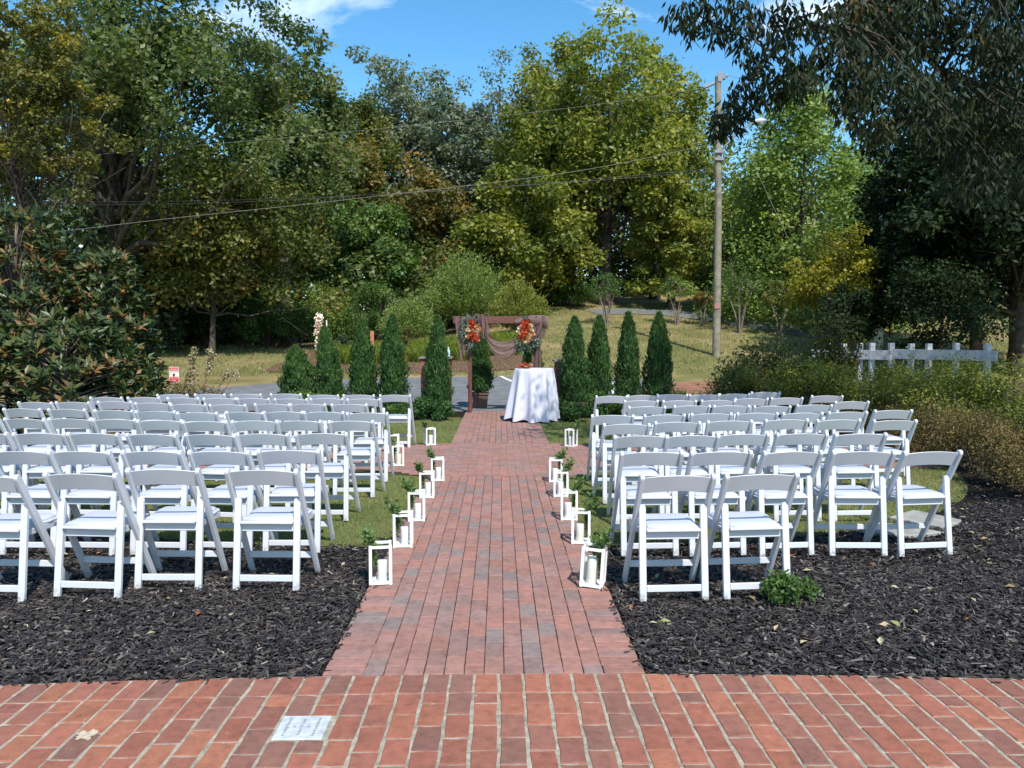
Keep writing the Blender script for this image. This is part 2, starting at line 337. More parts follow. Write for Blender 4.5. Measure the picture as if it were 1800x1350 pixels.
# lawn under the chairs, either side of the aisle, cut by the cross walk
def lawn_edges(x):
    cx = .0; a = 5.9 if x > 0 else 6.6
    u = min(1, abs(x - cx) / a); h = (1 - u ** 2.6) ** .5
    return 11.35 - 5.15 * h, 11.35 + 5.15 * h
def cross_half(x):                            # half width of the cross walk at x from the aisle centre
    d = abs(x + .073); return 1.48 - .52 * ss(.75, 2.0, d)
CW = 10.9
for nm, x0, x1 in (('lawn', -6.55, PX0), ('lawn', PX1, 5.85)):
    xx = np.linspace(x0, x1, 46)
    if x0 < 0: near = [(x, lawn_edges(x)[0], max(lawn_edges(x)[0], CW - cross_half(x))) for x in xx]; far = [(x, min(CW + cross_half(x), lawn_edges(x)[1]), lawn_edges(x)[1]) for x in xx]
    else: near = [(x, lawn_edges(x)[0], max(lawn_edges(x)[0], CW - cross_half(x))) for x in xx]; far = [(x, min(CW + cross_half(x), lawn_edges(x)[1]), lawn_edges(x)[1]) for x in xx]
    poly_sheet(nm, near, .004, M['lawn'])
    if x0 < 0: far.append((PX0 + .115, far[-1][1], far[-1][2]))
    poly_sheet(nm, far, .004, M['lawn'])
def on_lawn(x, y):
    sh = .1 if y > CW else 0
    if PX0 - .01 + sh < x < PX1 + .01 + sh * .6: return False
    a, b = lawn_edges(x); return a < y < b and abs(y - CW) > cross_half(x) + .02 and -6.5 < x < 5.8
def on_walk(x, y): return (PX0 - .02 < x < PX1 + .02) or (abs(y - CW) < cross_half(x) and abs(x) < 6.3)

# grass blades of the near lawn
n = 230000
gx = RN.uniform(-6.5, 5.8, n); gy = 6.1 + (RN.random(n) ** 1.35) * 10.4
ok = np.array([on_lawn(a, b) for a, b in zip(gx, gy)]) & ((np.abs(gx) < gy * .72 + .6))
gx = gx[ok]; gy = gy[ok]; n = len(gx); ang = RN.uniform(0, 2 * pi, n); h = RN.uniform(.014, .034, n); w = .0035 + .0004 * gy
b0 = np.stack([gx, gy, np.full(n, .004)], 1); sv = np.stack([np.cos(ang), np.sin(ang), np.zeros(n)], 1); lean = np.stack([RN.normal(0, .45, n), RN.normal(0, .45, n), np.ones(n)], 1)
V = np.stack([b0 - sv * w[:, None] / 2, b0 + sv * w[:, None] / 2, b0 + lean * h[:, None]], 1).reshape(-1, 3)
patch = .5 + .2 * np.sin(gx * 2.1 + 1) * np.cos(gy * 1.7) + RN.normal(0, .17, n)
tag(link('short_grass', mesh_np('short_grass', V, np.arange(3 * n).reshape(n, 3), np.repeat(patch, 3)), M['blades']), 'short olive green grass of the lawn under and between the white chairs', 'grass', kind='stuff')

# mulch chips
def chips(name, pts, label, lift=0.0):
    n = len(pts); g = RN
    L_ = g.uniform(.016, .066, n) * (1 + (g.random(n) < .05) * .8); Wd = g.uniform(.006, .019, n); Th = g.uniform(.002, .005, n)
    yaw = g.uniform(0, 2 * pi, n); til = g.normal(0, .28, n); rol = g.normal(0, .5, n)
    d = np.stack([np.cos(yaw) * np.cos(til), np.sin(yaw) * np.cos(til), np.sin(til)], 1)
    s = nrm(np.cross(d, np.tile([0, 0, 1.0], (n, 1)))); u = np.cross(s, d); s2 = s * np.cos(rol)[:, None] + u * np.sin(rol)[:, None]; u2 = np.cross(s2, d)
    c = np.stack([pts[:, 0], pts[:, 1], g.uniform(-.002, .020 if not lift else .003, n) + lift], 1)
    hd = d * L_[:, None] / 2; hs_ = s2 * Wd[:, None] / 2; hu = u2 * Th[:, None]
    V = np.stack([c - hd - hs_, c + hd - hs_ * .5, c + hd + hs_ * .5, c - hd + hs_, c - hd * .95 - hs_ * .8 + hu, c + hd * .9 - hs_ * .5 + hu, c + hd * .9 + hs_ * .5 + hu, c - hd * .95 + hs_ * .8 + hu], 1).reshape(-1, 3)
    q = np.array([(4, 5, 6, 7), (0, 1, 5, 4), (2, 3, 7, 6)])
    F = (np.arange(n)[:, None, None] * 8 + q).reshape(-1, 4)
    v = np.clip(g.beta(1.6, 2.2, n) + (g.random(n) < .03) * .35, 0, 1)
    tag(link(name, mesh_np(name, V, F, np.repeat(v, 8)), M['chips']), label, 'mulch', kind='stuff')
def mulch_pts(n, x0, x1, y0, y1):
    p = np.stack([RN.uniform(x0, x1, n), RN.uniform(y0, y1, n)], 1)
    def okp(x, y):
        if y < 3.79 - .015 * x * x: return False
        if on_walk(x, y) : return False
        return not on_lawn(x + RN.normal(0, .05), y + RN.normal(0, .06)) and abs(x) < y * .92 + .7
    return p[np.array([okp(a, b) for a, b in p])]
chips('mulch', np.concatenate([mulch_pts(34000, -5.4, PX0, 3.6, 5.6), mulch_pts(15000, -6, PX0, 5.6, 7.6), mulch_pts(3500, -9, -4, 7.5, 13)]), 'dark brown shredded wood mulch left of the brick aisle')
chips('mulch', np.concatenate([mulch_pts(34000, PX1, 5.4, 3.6, 5.6), mulch_pts(20000, PX1, 7.8, 5.6, 7.8), mulch_pts(10000, 3.2, 10.5, 7.6, 12)]), 'dark brown shredded wood mulch right of the brick aisle')
_e = np.concatenate([np.stack([PX0 + np.abs(RN.normal(0, .018, 80)), RN.uniform(3.82, 7, 80)], 1), np.stack([PX1 - np.abs(RN.normal(0, .018, 80)), RN.uniform(3.82, 7, 80)], 1)])
_x = RN.uniform(-4, 4, 260); _e = np.concatenate([_e, np.stack([_x, 3.785 - .015 * _x ** 2 - np.abs(RN.normal(0, .024, 260)) + .01], 1)[(np.abs(_x + .073) > .8)]])
chips('mulch_crumbs', _e, 'stray mulch chips spilled over the edges of the brick paving', .022)
_g = np.stack([RN.uniform(-16, 24, 60000), 27.6 + 20 * RN.random(60000) ** 1.3], 1); _n = len(_g); _z = np.array([gz(a, b) for a, b in _g]) - .02; _a = RN.uniform(0, 2 * pi, _n); _h = RN.uniform(.04, .11, _n); _b = np.stack([_g[:, 0], _g[:, 1], _z], 1); _s = np.stack([np.cos(_a), np.sin(_a), 0 * _a], 1) * .018
_V = np.stack([_b - _s, _b + _s, _b + np.stack([RN.normal(0, .4, _n), RN.normal(0, .4, _n), np.ones(_n)], 1) * _h[:, None]], 1).reshape(-1, 3)
tag(link('hill_grass', mesh_np('hill_grass', _V, np.arange(3 * _n).reshape(_n, 3), np.repeat(np.clip(.62 + .15 * np.sin(_g[:, 0] * .7) * np.cos(_g[:, 1] * .5) + RN.normal(0, .15, _n), 0, 1), 3)), M['blades']), 'tufts of dry autumn grass on the rising lawn beyond the drive', 'grass', kind='stuff')
# fallen leaves
def fallen(name, pts, s, label, zz=.02):
    n = len(pts); ang = RN.uniform(0, 2 * pi, n); D = np.stack([np.cos(ang), np.sin(ang), RN.normal(0, .25, n)], 1); Nn = np.stack([RN.normal(0, .35, n), RN.normal(0, .35, n), np.ones(n)], 1)
    z = np.array([gz(a, b) for a, b in pts]) + zz
    v = RN.random(n); sz = RN.uniform(.6, 1.5, n) * s
    V, F, A = leaves_geo(np.stack([pts[:, 0], pts[:, 1], z], 1), D, Nn, sz, sz * .45, v, .12)
    tag(link(name, mesh_np(name, V, F, A), M['fallen']), label, 'fallen leaves', kind='stuff')
pts = mulch_pts(520, PX1, 7.5, 4.0, 12); fallen('fallen_leaves', pts[RN.random(len(pts)) < .8], .062, 'pale and rust coloured fallen leaves lying on the mulch right of the aisle', .024)
pts = mulch_pts(80, -4.5, PX0, 4.0, 7); fallen('fallen_leaves', pts, .045, 'few pale and orange fallen leaves on the mulch left of the aisle', .024)
pts = np.stack([RN.uniform(-6, 5.6, 420), RN.uniform(6.3, 16, 420)], 1); pts = pts[np.array([on_lawn(a, b) for a, b in pts])]; fallen('fallen_leaves', pts[:120], .035, 'small dry leaves scattered on the lawn between the chairs', .028)
pts = np.stack([RN.uniform(-14, 22, 1800), RN.uniform(26, 46, 1800)], 1); pts = pts[(pts[:, 1] > 27.6)]; fallen('fallen_leaves', pts, .09, 'dry leaves scattered over the rising autumn lawn beyond the drive', .01)

# ------------------------------------------------------------------ bricks and pavers
def brick_mesh(w, l, name, top=.020, bot=-.004, ch=.004, jit=.0015, rnd=random):
    def q(i, z): 
        sx, sy = [(-1, -1), (1, -1), (1, 1), (-1, 1)][i % 4]; return sx, sy, z
    V = []; jt = [(rnd.uniform(-jit, jit), rnd.uniform(-jit, jit)) for _ in range(8)]
    base = [(-1, -1), (0, -1), (1, -1), (1, 0), (1, 1), (0, 1), (-1, 1), (-1, 0)]
    for lev, (ins, z) in enumerate(((0, bot), (0, top - ch), (ch, top))):
        for k, (sx, sy) in enumerate(base):
            V.append((sx * (w / 2 - ins) + jt[k][0], sy * (l / 2 - ins) + jt[k][1], z + (rnd.uniform(-.0008, .0008) if lev == 2 else 0)))
    F = []
    for lev in range(2):
        for k in range(8): F.append((lev * 8 + k, lev * 8 + (k + 1) % 8, lev * 8 + 8 + (k + 1) % 8, lev * 8 + 8 + k))
    bm = bpy.data.meshes.new(name); bm.from_pydata(V, [], F + [tuple(range(16, 24))]); return bm
BR_COL = [(0.290, 0.108, 0.069), (0.275, 0.103, 0.068), (0.262, 0.103, 0.071), (0.305, 0.116, 0.071), (0.245, 0.104, 0.074), (0.228, 0.103, 0.075), (0.255, 0.110, 0.077), (0.320, 0.126, 0.074), (0.208, 0.100, 0.074), (0.282, 0.112, 0.074), (0.294, 0.110, 0.071)]
PV_COL = [(.300, .158, .125), (.290, .156, .126), (.282, .155, .127), (.305, .155, .120), (.280, .162, .136), (.262, .160, .138), (.240, .164, .142), (.215, .162, .145), (.308, .150, .116), (.278, .157, .131), (.292, .157, .128), (.298, .160, .126)]
def lay(parent, name, items, variants, m_obj, m_att, cols, limit=300):
    """items: (x, y, rz, kind) sorted nearest first; the first LIMIT are parts, the rest one joined part"""
    for i, (x, y, rz, k) in enumerate(items[:limit]):
        me = random.choice(variants[k]); o = link(name, me, m_obj, parent, (x, y, random.uniform(-.0022, .0012)), (random.gauss(0, .004), random.gauss(0, .004), rz + random.gauss(0, .006)))
        c = random.choice(cols); f = random.uniform(.9, 1.12); o.color = (c[0] * f, c[1] * f, c[2] * f, 1)
    rest = items[limit:]
    if rest:
        V = []; F = []; C = []; nv = 0
        bases = {k: (np.array([v.co[:] for v in ms[0].vertices]), [tuple(p.vertices) for p in ms[0].polygons]) for k, ms in variants.items()}
        for x, y, rz, k in rest:
            b, f = bases[k]; c_, s_ = cos(rz), sin(rz); R = np.array([[c_, -s_, 0], [s_, c_, 0], [0, 0, 1]]); V.append(b @ R.T + np.array([x, y, random.uniform(-.002, .001)]))
            F += [tuple(i + nv for i in p) for p in f]; nv += len(b); c = random.choice(cols); ff = random.uniform(.9, 1.12); C += [c[0] * ff, c[1] * ff, c[2] * ff, 1] * len(b)
        me = bpy.data.meshes.new(name + '_field'); me.from_pydata(np.concatenate(V).tolist(), [], F)
        a = me.attributes.new('Col', 'FLOAT_COLOR', 'POINT'); a.data.foreach_set('color', np.array(C, dtype=np.float32))
        tag(link(name + '_field', me, m_att, parent), kind='stuff')
# patio
patio = link('patio', mesh_np('patio', [(-14, -8, .0158), (14, -8, .0158), (14, .5, .0158), (-14, .5, .0158)] , [(0, 1, 2, 3)]), M['mortar']); tag(patio, kind='structure')
ring = [(x, .5, 3.785 - .015 * x * x) for x in np.arange(-14, 14.01, .25)]
V = []; 
for x, a, b in ring: b = max(b, 1.0); V += [(x, a, .0158), (x, b, .0158), (x, b, -.03)]
F = [];
for i in range(len(ring) - 1): F += [(3 * i, 3 * i + 3, 3 * i + 4, 3 * i + 1), (3 * i + 1, 3 * i + 4, 3 * i + 5, 3 * i + 2)]
link('mortar_bed', mesh_np('mortar_bed', V, F), M['mortar'], patio)
bw, hw = .1174, .107
var = {'F': [brick_mesh(.1040, .1975, 'brick', jit=.0036) for _ in range(9)], 'H': [brick_mesh(.1040, .095, 'brick', jit=.0032) for _ in range(5)]}
items = []
for k in range(-44, 58):
    xc = -.827 + (k + .5) * bw; y = 3.778 - .015 * xc * xc; 
    if abs(xc) > 5: continue
    seq = ['F'] + (['H'] if k % 2 == 0 else [])
    if k == -1: seq = ['F', 'F', 'X', 'F']
    if k == 0: seq = ['F', 'H', 'H', 'X', 'H']
    while len(seq) < 13: seq.append('F')
    for s in seq:
        l = .1975 if s in 'FX' else .0945
        if s != 'X': items.append((xc, y - l / 2, 0, s))
        y -= l + .0085
items.sort(key=lambda t: (not (abs(t[0]) < .66 * t[1] + .1 and t[1] > 2.95), t[1] < 2.95, abs(t[0])))
lay(patio, 'brick', items, var, M['brick_obj'], M['brick_att'], BR_COL)
# engraved stone in the patio
pl = empty('memorial_stone', (-.834, 3.262, 0), 0, 'pale grey engraved marble paver set among the red patio bricks', 'stone paver')
sm, t_, b_ = mat('pale_marble'); v_ = coords(t_, False); t_.links.new(ramp(t_, noise(t_, v_, 30, 6), [(.3, (.36, .38, .39)), (.5, (.48, .50, .51)), (.7, (.56, .58, .59))]), b_.inputs['Base Color']); b_.inputs['Roughness'].default_value = .6
g = Geo(); g.box((-.103, -.1, -.01), (.103, .1, .021)); link('slab', bevel_mesh(g.mesh('slab'), .003), sm, pl)
ink = simple('engraved_letter', (.20, .21, .22), .8, .1)
for i, (s, sz) in enumerate([('In Loving Memory', .021), ('of', .021), ('Robert M. Davis', .021), ('&', .021), ('Bob & Judy Barnes', .021)]):
    text_mesh(s, sz, ink, pl, (-.058 + i * .031, 0, .0215), (0, 0, pi / 2))
# dried cement smears on two bricks
def blot(cx, cy, rx, ry, seed, z=.0215):
    r = random.Random(seed); n = 22; V = [(cx, cy, z)] + [(cx + rx * cos(a) * k, cy + ry * sin(a) * k, z) for a, k in ((2 * pi * i / n, r.uniform(.45, 1.15)) for i in range(n))]
    me = bpy.data.meshes.new('cement_smear'); me.from_pydata(V, [], [(0, 1 + i, 1 + (i + 1) % n) for i in range(n)]); return me
smear = simple('dried_cement', (.48, .40, .28), .95, .25, 60)
q_ = G(150, 1293, .02); link('cement_smear', blot(q_.x, q_.y, .045, .05, 5), smear, patio)
# aisle of concrete pavers
aisle = link('brick_aisle', mesh_np('brick_aisle', [(PX0, 3.74, .009), (PX1, 3.74, .009), (PX1, CW - 1.48, .009), (PX0, CW - 1.48, .009)], [(0, 1, 2, 3)]), M['sand']); tag(aisle, kind='structure')
pv = {'F': [brick_mesh(.0945, .1975, 'paver', .019, -.004, .003, .001) for _ in range(6)], 'H': [brick_mesh(.0945, .0975, 'paver', .019, -.004, .003, .001) for _ in range(3)],
      'B': [brick_mesh(.197, .0965, 'paver', .019, -.004, .003, .001) for _ in range(5)]}
def path_items(ya, yb, X0=PX0, X1=PX1):
    it = []
    for c in range(12):
        x = X0 + .2 + (c + .5) * .09833; y = ya; first = c % 2 == 1
        while y < yb - .05:
            k = 'H' if first or y + .2 > yb else 'F'; l = .1 if k == 'H' else .2; it.append((x, y + l / 2, 0, k)); y += l; first = False
    for sx in (X0 + .1, X1 - .1):
        y = ya
        while y < yb - .05: it.append((sx + random.gauss(0, .002), y + .05, 0, 'B')); y += .1
    return it
it = path_items(3.787, CW - 1.48); it.sort(key=lambda t: t[1])
lay(aisle, 'paver', it, pv, M['paver_obj'], M['paver_att'], PV_COL)
cw_o = poly_sheet('cross_walk', [(x, CW - cross_half(x) + .002, CW + cross_half(x) - .002) for x in np.linspace(-6.2, 5.6, 60)], .009, M['sand'])
it = []
for r in range(int(2.96 / .1)):
    y = CW - 1.48 + .05 + r * .1; x = -6.2 + (.1 if r % 2 else 0)
    while x < 5.6:
        if abs(y - CW) < cross_half(x) - .03: it.append((x + .1, y, 0, 'B'))
        x += .2
it.sort(key=lambda t: math.hypot(t[0], t[1]) + (0 if abs(t[0]) < 1.6 else 30))
lay(cw_o, 'paver', it, pv, M['paver_obj'], M['paver_att'], PV_COL, 0)
al2 = poly_sheet('altar_walk', [(PX0 + .11, CW + 1.482, 17.92), (PX1 + .07, CW + 1.482, 17.92)], .009, M['sand'])
lay(al2, 'paver', path_items(CW + 1.48, 17.92, PX0 + .11, PX1 + .07), pv, M['paver_obj'], M['paver_att'], PV_COL, 0)
# painted line on the drive, hill road, banks
def strip(name, pts, w, off, m, kind='structure'):
    V = []
    for i, p in enumerate(pts):
        a = pts[max(0, i - 1)]; b = pts[min(len(pts) - 1, i + 1)]; d = Vector((b[0] - a[0], b[1] - a[1])).normalized(); nn = Vector((-d.y, d.x))
        for s in (-1, 0, 1):
            x, y = p[0] + nn.x * w * s / 2, p[1] + nn.y * w * s / 2; V.append((x, y, gz(x, y) + off))
    F = []
    for i in range(len(pts) - 1): F += [(3 * i, 3 * i + 1, 3 * i + 4, 3 * i + 3), (3 * i + 1, 3 * i + 2, 3 * i + 5, 3 * i + 4)]
    o = link(name, mesh_np(name, V, F, smooth=True), m); tag(o, kind=kind); return o
a, b = T(880, 662), T(903, 672); strip('parking_line', [tuple(a)[:2], tuple((a + b) / 2)[:2], tuple(b)[:2]], .13, .014, M['road_paint'])
strip('parking_line', [(2.9, 20.5), (3.3, 23), (3.7, 25.5)], .13, .014, M['road_paint'])
strip('hill_road', [tuple(T(x, y))[:2] for x, y in ((1040, 549), (1100, 547), (1160, 549), (1230, 556), (1300, 566), (1380, 580), (1500, 596))], 2.2, .012, M['asphalt'])
poly_sheet('straw_bank', [(x, 28.0 + .1 * abs(x + 3.5), 35) for x in np.arange(-8.5, 1.2, .5)], .006, M['straw'])
poly_sheet('clay_patch', [(x, 18.6, 18.6 + 6.8 * (1 - ((x - 6.2) / 3.4) ** 2)) for x in np.linspace(2.9, 9.5, 20)], .011, M['clay'])
poly_sheet('leaf_litter_ground', [(x, 36.0 + .3 * sin(x), 75) for x in np.arange(-60, -1, 1.0)], .01, M['straw'])
poly_sheet('leaf_litter_ground', [(x, 53 + 1.5 * sin(x * .3), 110) for x in np.arange(-4, 60, 1.0)], .01, M['straw'])

# ------------------------------------------------------------------ trees and shrubs
def canopy(cl, R, per, leaf, aspect=.5, flat=.75, seed=0, up=.55, droop=0.0, vstd=.14):
    """leaves spread through clumps: cl (n,3) centres, R (n) radii"""
    g = np.random.default_rng(seed); n = len(cl); idx = np.repeat(np.arange(n), per); m = len(idx)
    u = nrm(g.normal(size=(m, 3))); r = R[idx][:, None] * (g.random((m, 1)) ** .42) * g.uniform(.75, 1.15, (m, 1))
    Pn = cl[idx] + u * r * np.array([1, 1, flat]); Nn = nrm(u * .55 + np.array([0, 0, up]) + g.normal(size=(m, 3)) * .55)
    D = g.normal(size=(m, 3)) + u * .8 + np.array([0, 0, -droop]); D = D - Nn * (D * Nn).sum(1, keepdims=True)
    cv = g.normal(0, vstd, n)[idx]; v = np.clip(.5 + cv + g.normal(0, .16, m), 0, 1)
    s = leaf * g.uniform(.6, 1.4, m); return leaves_geo(Pn, D, Nn, s, s * aspect, v)
def crown_points(g, n, rx, ry, rz, shape='round', power=.45):
    pts = []
    while len(pts) < n:
        u = g.normal(size=3); u /= np.linalg.norm(u); r = g.random() ** power; p = u * r
        if shape == 'round':
            if p[2] < -.75: continue
            p = p * np.array([1 + .22 * abs(p[2]), 1 + .22 * abs(p[2]), 1.0]); p *= (1 + .16 * math.sin(4 * u[0] + 3 * u[2]) + .12 * math.sin(7 * u[1] + 2))
        elif shape == 'cone':
            h = g.random() ** 1.25; a = g.uniform(0, 2 * pi); rr = (1 - h) ** .62 * (.3 + .7 * g.random() ** .5); p = np.array([rr * cos(a), rr * sin(a), h * 2 - 1])
        pts.append(p * np.array([rx, ry, rz]))
    return np.array(pts)
def limbs(g, base, top, r0, ends, frac=(.25, .85), nmax=26, bend=.25, wob=.02, ratio=.38, sides=6, tsides=9):
    G_ = Geo(); base = np.array(base, float); top = np.array(top, float); H = np.linalg.norm(top - base)
    def tr(t): return base + (top - base) * t + np.array([sin(t * 5 + r0 * 40) * wob * H * t, cos(t * 4) * wob * H * t, 0])
    ts = np.linspace(0, 1, 9); G_.tube([tr(t) for t in ts], [r0 * (1.35 if t == 0 else (1 - .82 * t)) for t in ts], tsides)
    sel = g.permutation(len(ends))[:nmax]
    for i in sel:
        e = ends[i]; hz = (e[2] - base[2]) / max(H, .1); t = np.clip(hz * .7 - .05 + g.uniform(-.08, .08), frac[0], frac[1]); s = tr(t); rr = r0 * (1 - .82 * t) * ratio * g.uniform(.7, 1.2)
        mid = (s + e) / 2 + np.array([g.normal(0, .06) * H * .3, g.normal(0, .06) * H * .3, -bend * .12 * H + g.normal(0, .03) * H]); k = np.linspace(0, 1, 7)
        pts = [(1 - q) ** 2 * s + 2 * q * (1 - q) * mid + q * q * e + (g.normal(size=3) * .012 * H if 0 < q < 1 else 0) for q in k]
        G_.tube(pts, [max(rr * (1 - .85 * q), .012) for q in k], sides)
        for _ in range(2):
            q = g.uniform(.45, .9); b = pts[int(q * 6)]; e2 = b + g.normal(size=3) * H * .07 + (e - s) * .18; G_.tube([b, (b + e2) / 2 + g.normal(size=3) * .01 * H, e2], [rr * .3, rr * .2, .008], 4)
    return G_
def tree(name, label, px, Y, top, bot, wpx, m, ncl=70, per=300, leaf=.22, rcl=.2, seed=1, trunk=.3, bark='bark', shape='round', cat='tree', group=None, depth=1.0, trunkpx=None, nl=22, power=.45, aspect=.5, loff=0, vstd=.14, ratio=.38):
    aspect = max(aspect, .6)
    g = np.random.default_rng(seed); c = P(px, (top + bot) / 2, Y); zt = P(px, top, Y).z; zb = P(px, bot, Y).z; rx = wpx / F_PX * Y / 2 * .92; rz = (zt - zb) / 2 * .93
    bx = P(trunkpx if trunkpx is not None else px, 600, Y).x; base = (bx, Y, gz(bx, Y) - .1)
    r = empty(name, (bx, Y, gz(bx, Y)), 0, label, cat, group)
    pts = crown_points(g, ncl, rx, rx * depth, rz, shape, power) + np.array([c.x, Y, (zt + zb) / 2]) - np.array(r.location)
    R = g.uniform(.75, 1.3, ncl) * rcl * 1.28 * rx
    if shape == 'cone': R = R * (1.25 - .6 * (pts[:, 2] - pts[:, 2].min()) / (np.ptp(pts[:, 2]) + .01))
    V, F, A = canopy(pts, R, int(per * .78), leaf * 1.33, aspect, seed=seed, vstd=vstd)
    link('crown', mesh_np('crown', V, F, A), LM[m], r)
    tp = np.array([(c.x - bx) * .6, 0, (zb + (zt - zb) * .8) - gz(bx, Y)])
    link('trunk', limbs(g, (0, 0, -.15), tp, trunk, pts, nmax=nl, ratio=ratio).mesh('trunk', True), M[bark], r)
    return r
def shrub(name, label, px, Y, top, wpx, m, ncl=26, per=220, leaf=.07, seed=1, cat='shrub', group=None, low=0, depth=.8, z0=None, aspect=.45, fl=.8, rcl=.34, x=None, h=None, w=None):
    g = np.random.default_rng(seed)
    if x is None: x = P(px, 600, Y).x
    if z0 is None: z0 = gz(x, Y)
    if h is None: h = P(px, top, Y).z - z0
    if w is None: w = wpx / F_PX * Y / 2
    r = empty(name, (x, Y, z0), 0, label, cat, group); pts = []
    while len(pts) < ncl:
        u = g.normal(size=3); u /= np.linalg.norm(u); u[2] = abs(u[2]); q = g.random() ** .4; pts.append((u[0] * w * q * .8, u[1] * w * depth * q * .8, .12 * h + u[2] ** .6 * h * (.45 + .55 * q) * .84))
    pts = np.array(pts); V, F, A = canopy(pts, g.uniform(.7, 1.2, ncl) * rcl * min(w, h), per, leaf, aspect, fl, seed)
    V[:, 2] = np.maximum(V[:, 2], .0)
    link('foliage', mesh_np('foliage', V, F, A), LM[m], r)
    G_ = Geo()
    for p in pts[:10]: G_.tube([(p[0] * .15, p[1] * .15, 0), p * .55, p], [.02 * h, .014 * h, .004], 5)
    link('stem', G_.mesh('stem', True), M['bark'], r); return r
WOOD = 'trees of the wood beyond the drive'
# back wall of wood, far to near
far = [('tall pale oak far behind, its crown top left of centre in the open sky', 700, 62, 78, 380, 215, 'grey', 120, 200, .22, 21),
 ('bluish green tree right of the tall pale oak, its top below it', 795, 60, 128, 430, 190, 'grey', 90, 210, .24, 22),
 ('thin grey half bare tree left of the big yellow green oak', 885, 59, 92, 400, 190, 'grey', 110, 190, .18, 23),
 ('dark tree filling the wood behind the tall pale oak', 620, 66, 200, 560, 260, 'oak_dark', 60, 200, .34, 24),
 ('pale olive tree between the thin grey tree and the largest oak', 975, 58, 90, 400, 170, 'oak_olive', 90, 210, .2, 241),
 ('olive tree with grey tint left of the tall pale oak, over the russet tree', 615, 57, 130, 420, 190, 'oak_olive', 90, 210, .22, 242),
 ('russet and brown tree left of the centre of the wood', 600, 52, 225, 500, 190, 'russet', 70, 300, .21, 25),
 ('dark green tree between the russet tree and the big round shrub', 655, 46, 330, 560, 190, 'green', 60, 330, .19, 26),
 ('olive and orange mottled tree in the middle of the wood', 745, 50, 270, 560, 220, 'russet', 80, 320, .20, 27),
 ('dark tree deep in the wood behind the arch', 850, 62, 230, 600, 260, 'oak_olive', 70, 300, .28, 28),
 ('dark tree deep in the wood behind the big yellow green oak', 1040, 68, 120, 560, 330, 'oak_dark', 60, 200, .38, 29),
 ('yellow green tree directly behind the utility pole', 1255, 56, 262, 600, 170, 'oak_yellow', 70, 260, .2, 30),
 ('dark tree far behind the light green conical tree', 1420, 66, 230, 620, 420, 'oak_dark', 60, 200, .38, 31),
 ('dark tree in the wood at the far left behind the yellow tree', 60, 52, 60, 620, 420, 'oak_dark', 60, 220, .34, 32),
 ('dark tree in the wood behind the left oak trunk', 330, 54, 150, 600, 420, 'oak_dark', 60, 220, .34, 33),
 ('olive tree in the wood above the left lawn', 480, 48, 210, 590, 260, 'oak_olive', 80, 330, .2, 34)]
for lab, px, Y, tp, bt, w, m_, nc, pr, lf, sd_ in far:
    tree('wood_tree', lab, px, Y, tp, bt, w, m_, nc, int(pr * .9), lf, .21 if m_ != 'grey' else .19, sd_, .32, 'bark', group=WOOD, nl=16, depth=.7)
def belt(label, x0, x1, Y0, Y1, h, n, m_, seed):
    g = np.random.default_rng(seed); k = 150; cx = np.linspace(x0, x1, k) + g.normal(0, .5, k); cy = g.uniform(Y0, Y1, k); zb = np.array([gz(a, b) for a, b in zip(cx, cy)]); c = np.stack([cx, cy, zb + h * g.random(k) ** 1.2], 1)
    V, F, A = canopy(c, g.uniform(1.3, 2.1, k), n // k, .30, .65, .8, seed); tag(link('undergrowth', mesh_np('undergrowth', V, F, A), LM[m_]), label, 'undergrowth', kind='stuff')
belt('dense undergrowth at the foot of the wood beyond the left lawn', -34, -3, 44, 48, 4.5, 30000, 'oak_dark', 311)
belt('dense undergrowth at the foot of the wood above the hill road', -3, 30, 52, 56, 4.0, 30000, 'oak_olive', 312)
def woodwall(name, label, x0, x1, Y0, Y1, h, n, m_, seed):
    g = np.random.default_rng(seed); k = 260; cx = g.uniform(x0, x1, k); cy = g.uniform(Y0, Y1, k); zb = np.array([gz(a, b) for a, b in zip(cx, cy)]); hh = h * (.75 + .25 * np.sin(cx * .35) + .15 * np.sin(cx * .9 + 2)); c = np.stack([cx, cy, zb + hh * g.random(k) ** .8], 1)
    V, F, A = canopy(c, g.uniform(1.3, 2.6, k), n // k, .42, .65, .8, seed); tag(link(name, mesh_np(name, V, F, A), LM[m_]), label, 'wood', kind='stuff')
woodwall('far_wood', 'dark mass of far woodland closing the view behind the left lawn', -48, 4, 66, 74, 15, 36000, 'oak_dark', 301)
woodwall('far_wood', 'dark mass of far woodland closing the view behind the hill road', 2, 60, 72, 80, 15, 36000, 'oak_dark', 302)
tree('oak_tree', 'largest yellow green oak, right of the arch, spreading over the lawn edge', 1065, 47, 44, 500, 375, 'oak_yellow', 190, 250, .21, .15, 41, .42, nl=40, depth=.8, power=.5)
tree('oak_tree', 'rounded oak crown filling the right shoulder of the largest oak', 1150, 50, 62, 420, 190, 'oak_yellow', 80, 200, .2, .22, 411, .3, nl=16, depth=.8)
tree('oak_tree', 'rounded oak crown filling the left shoulder of the largest oak', 975, 51, 120, 430, 170, 'oak_olive', 70, 200, .2, .22, 412, .3, nl=16, depth=.8)
tree('oak_tree', 'low yellow green oak boughs behind the arch, left of the largest oak', 930, 44, 290, 540, 250, 'oak_yellow', 85, 330, .19, .18, 42, .3, nl=24, depth=.7)
tree('oak_tree', 'yellow green oak between the largest oak and the utility pole', 1180, 45, 300, 545, 150, 'oak_yellow', 60, 300, .19, .2, 43, .25, nl=16)
tree('bare_tree', 'nearly bare twiggy tree with pinkish leaves above the grey tree', 962, 57, 48, 300, 110, 'russet', 40, 22, .14, .18, 44, .24, 'bark_pale', nl=34, ratio=.5)
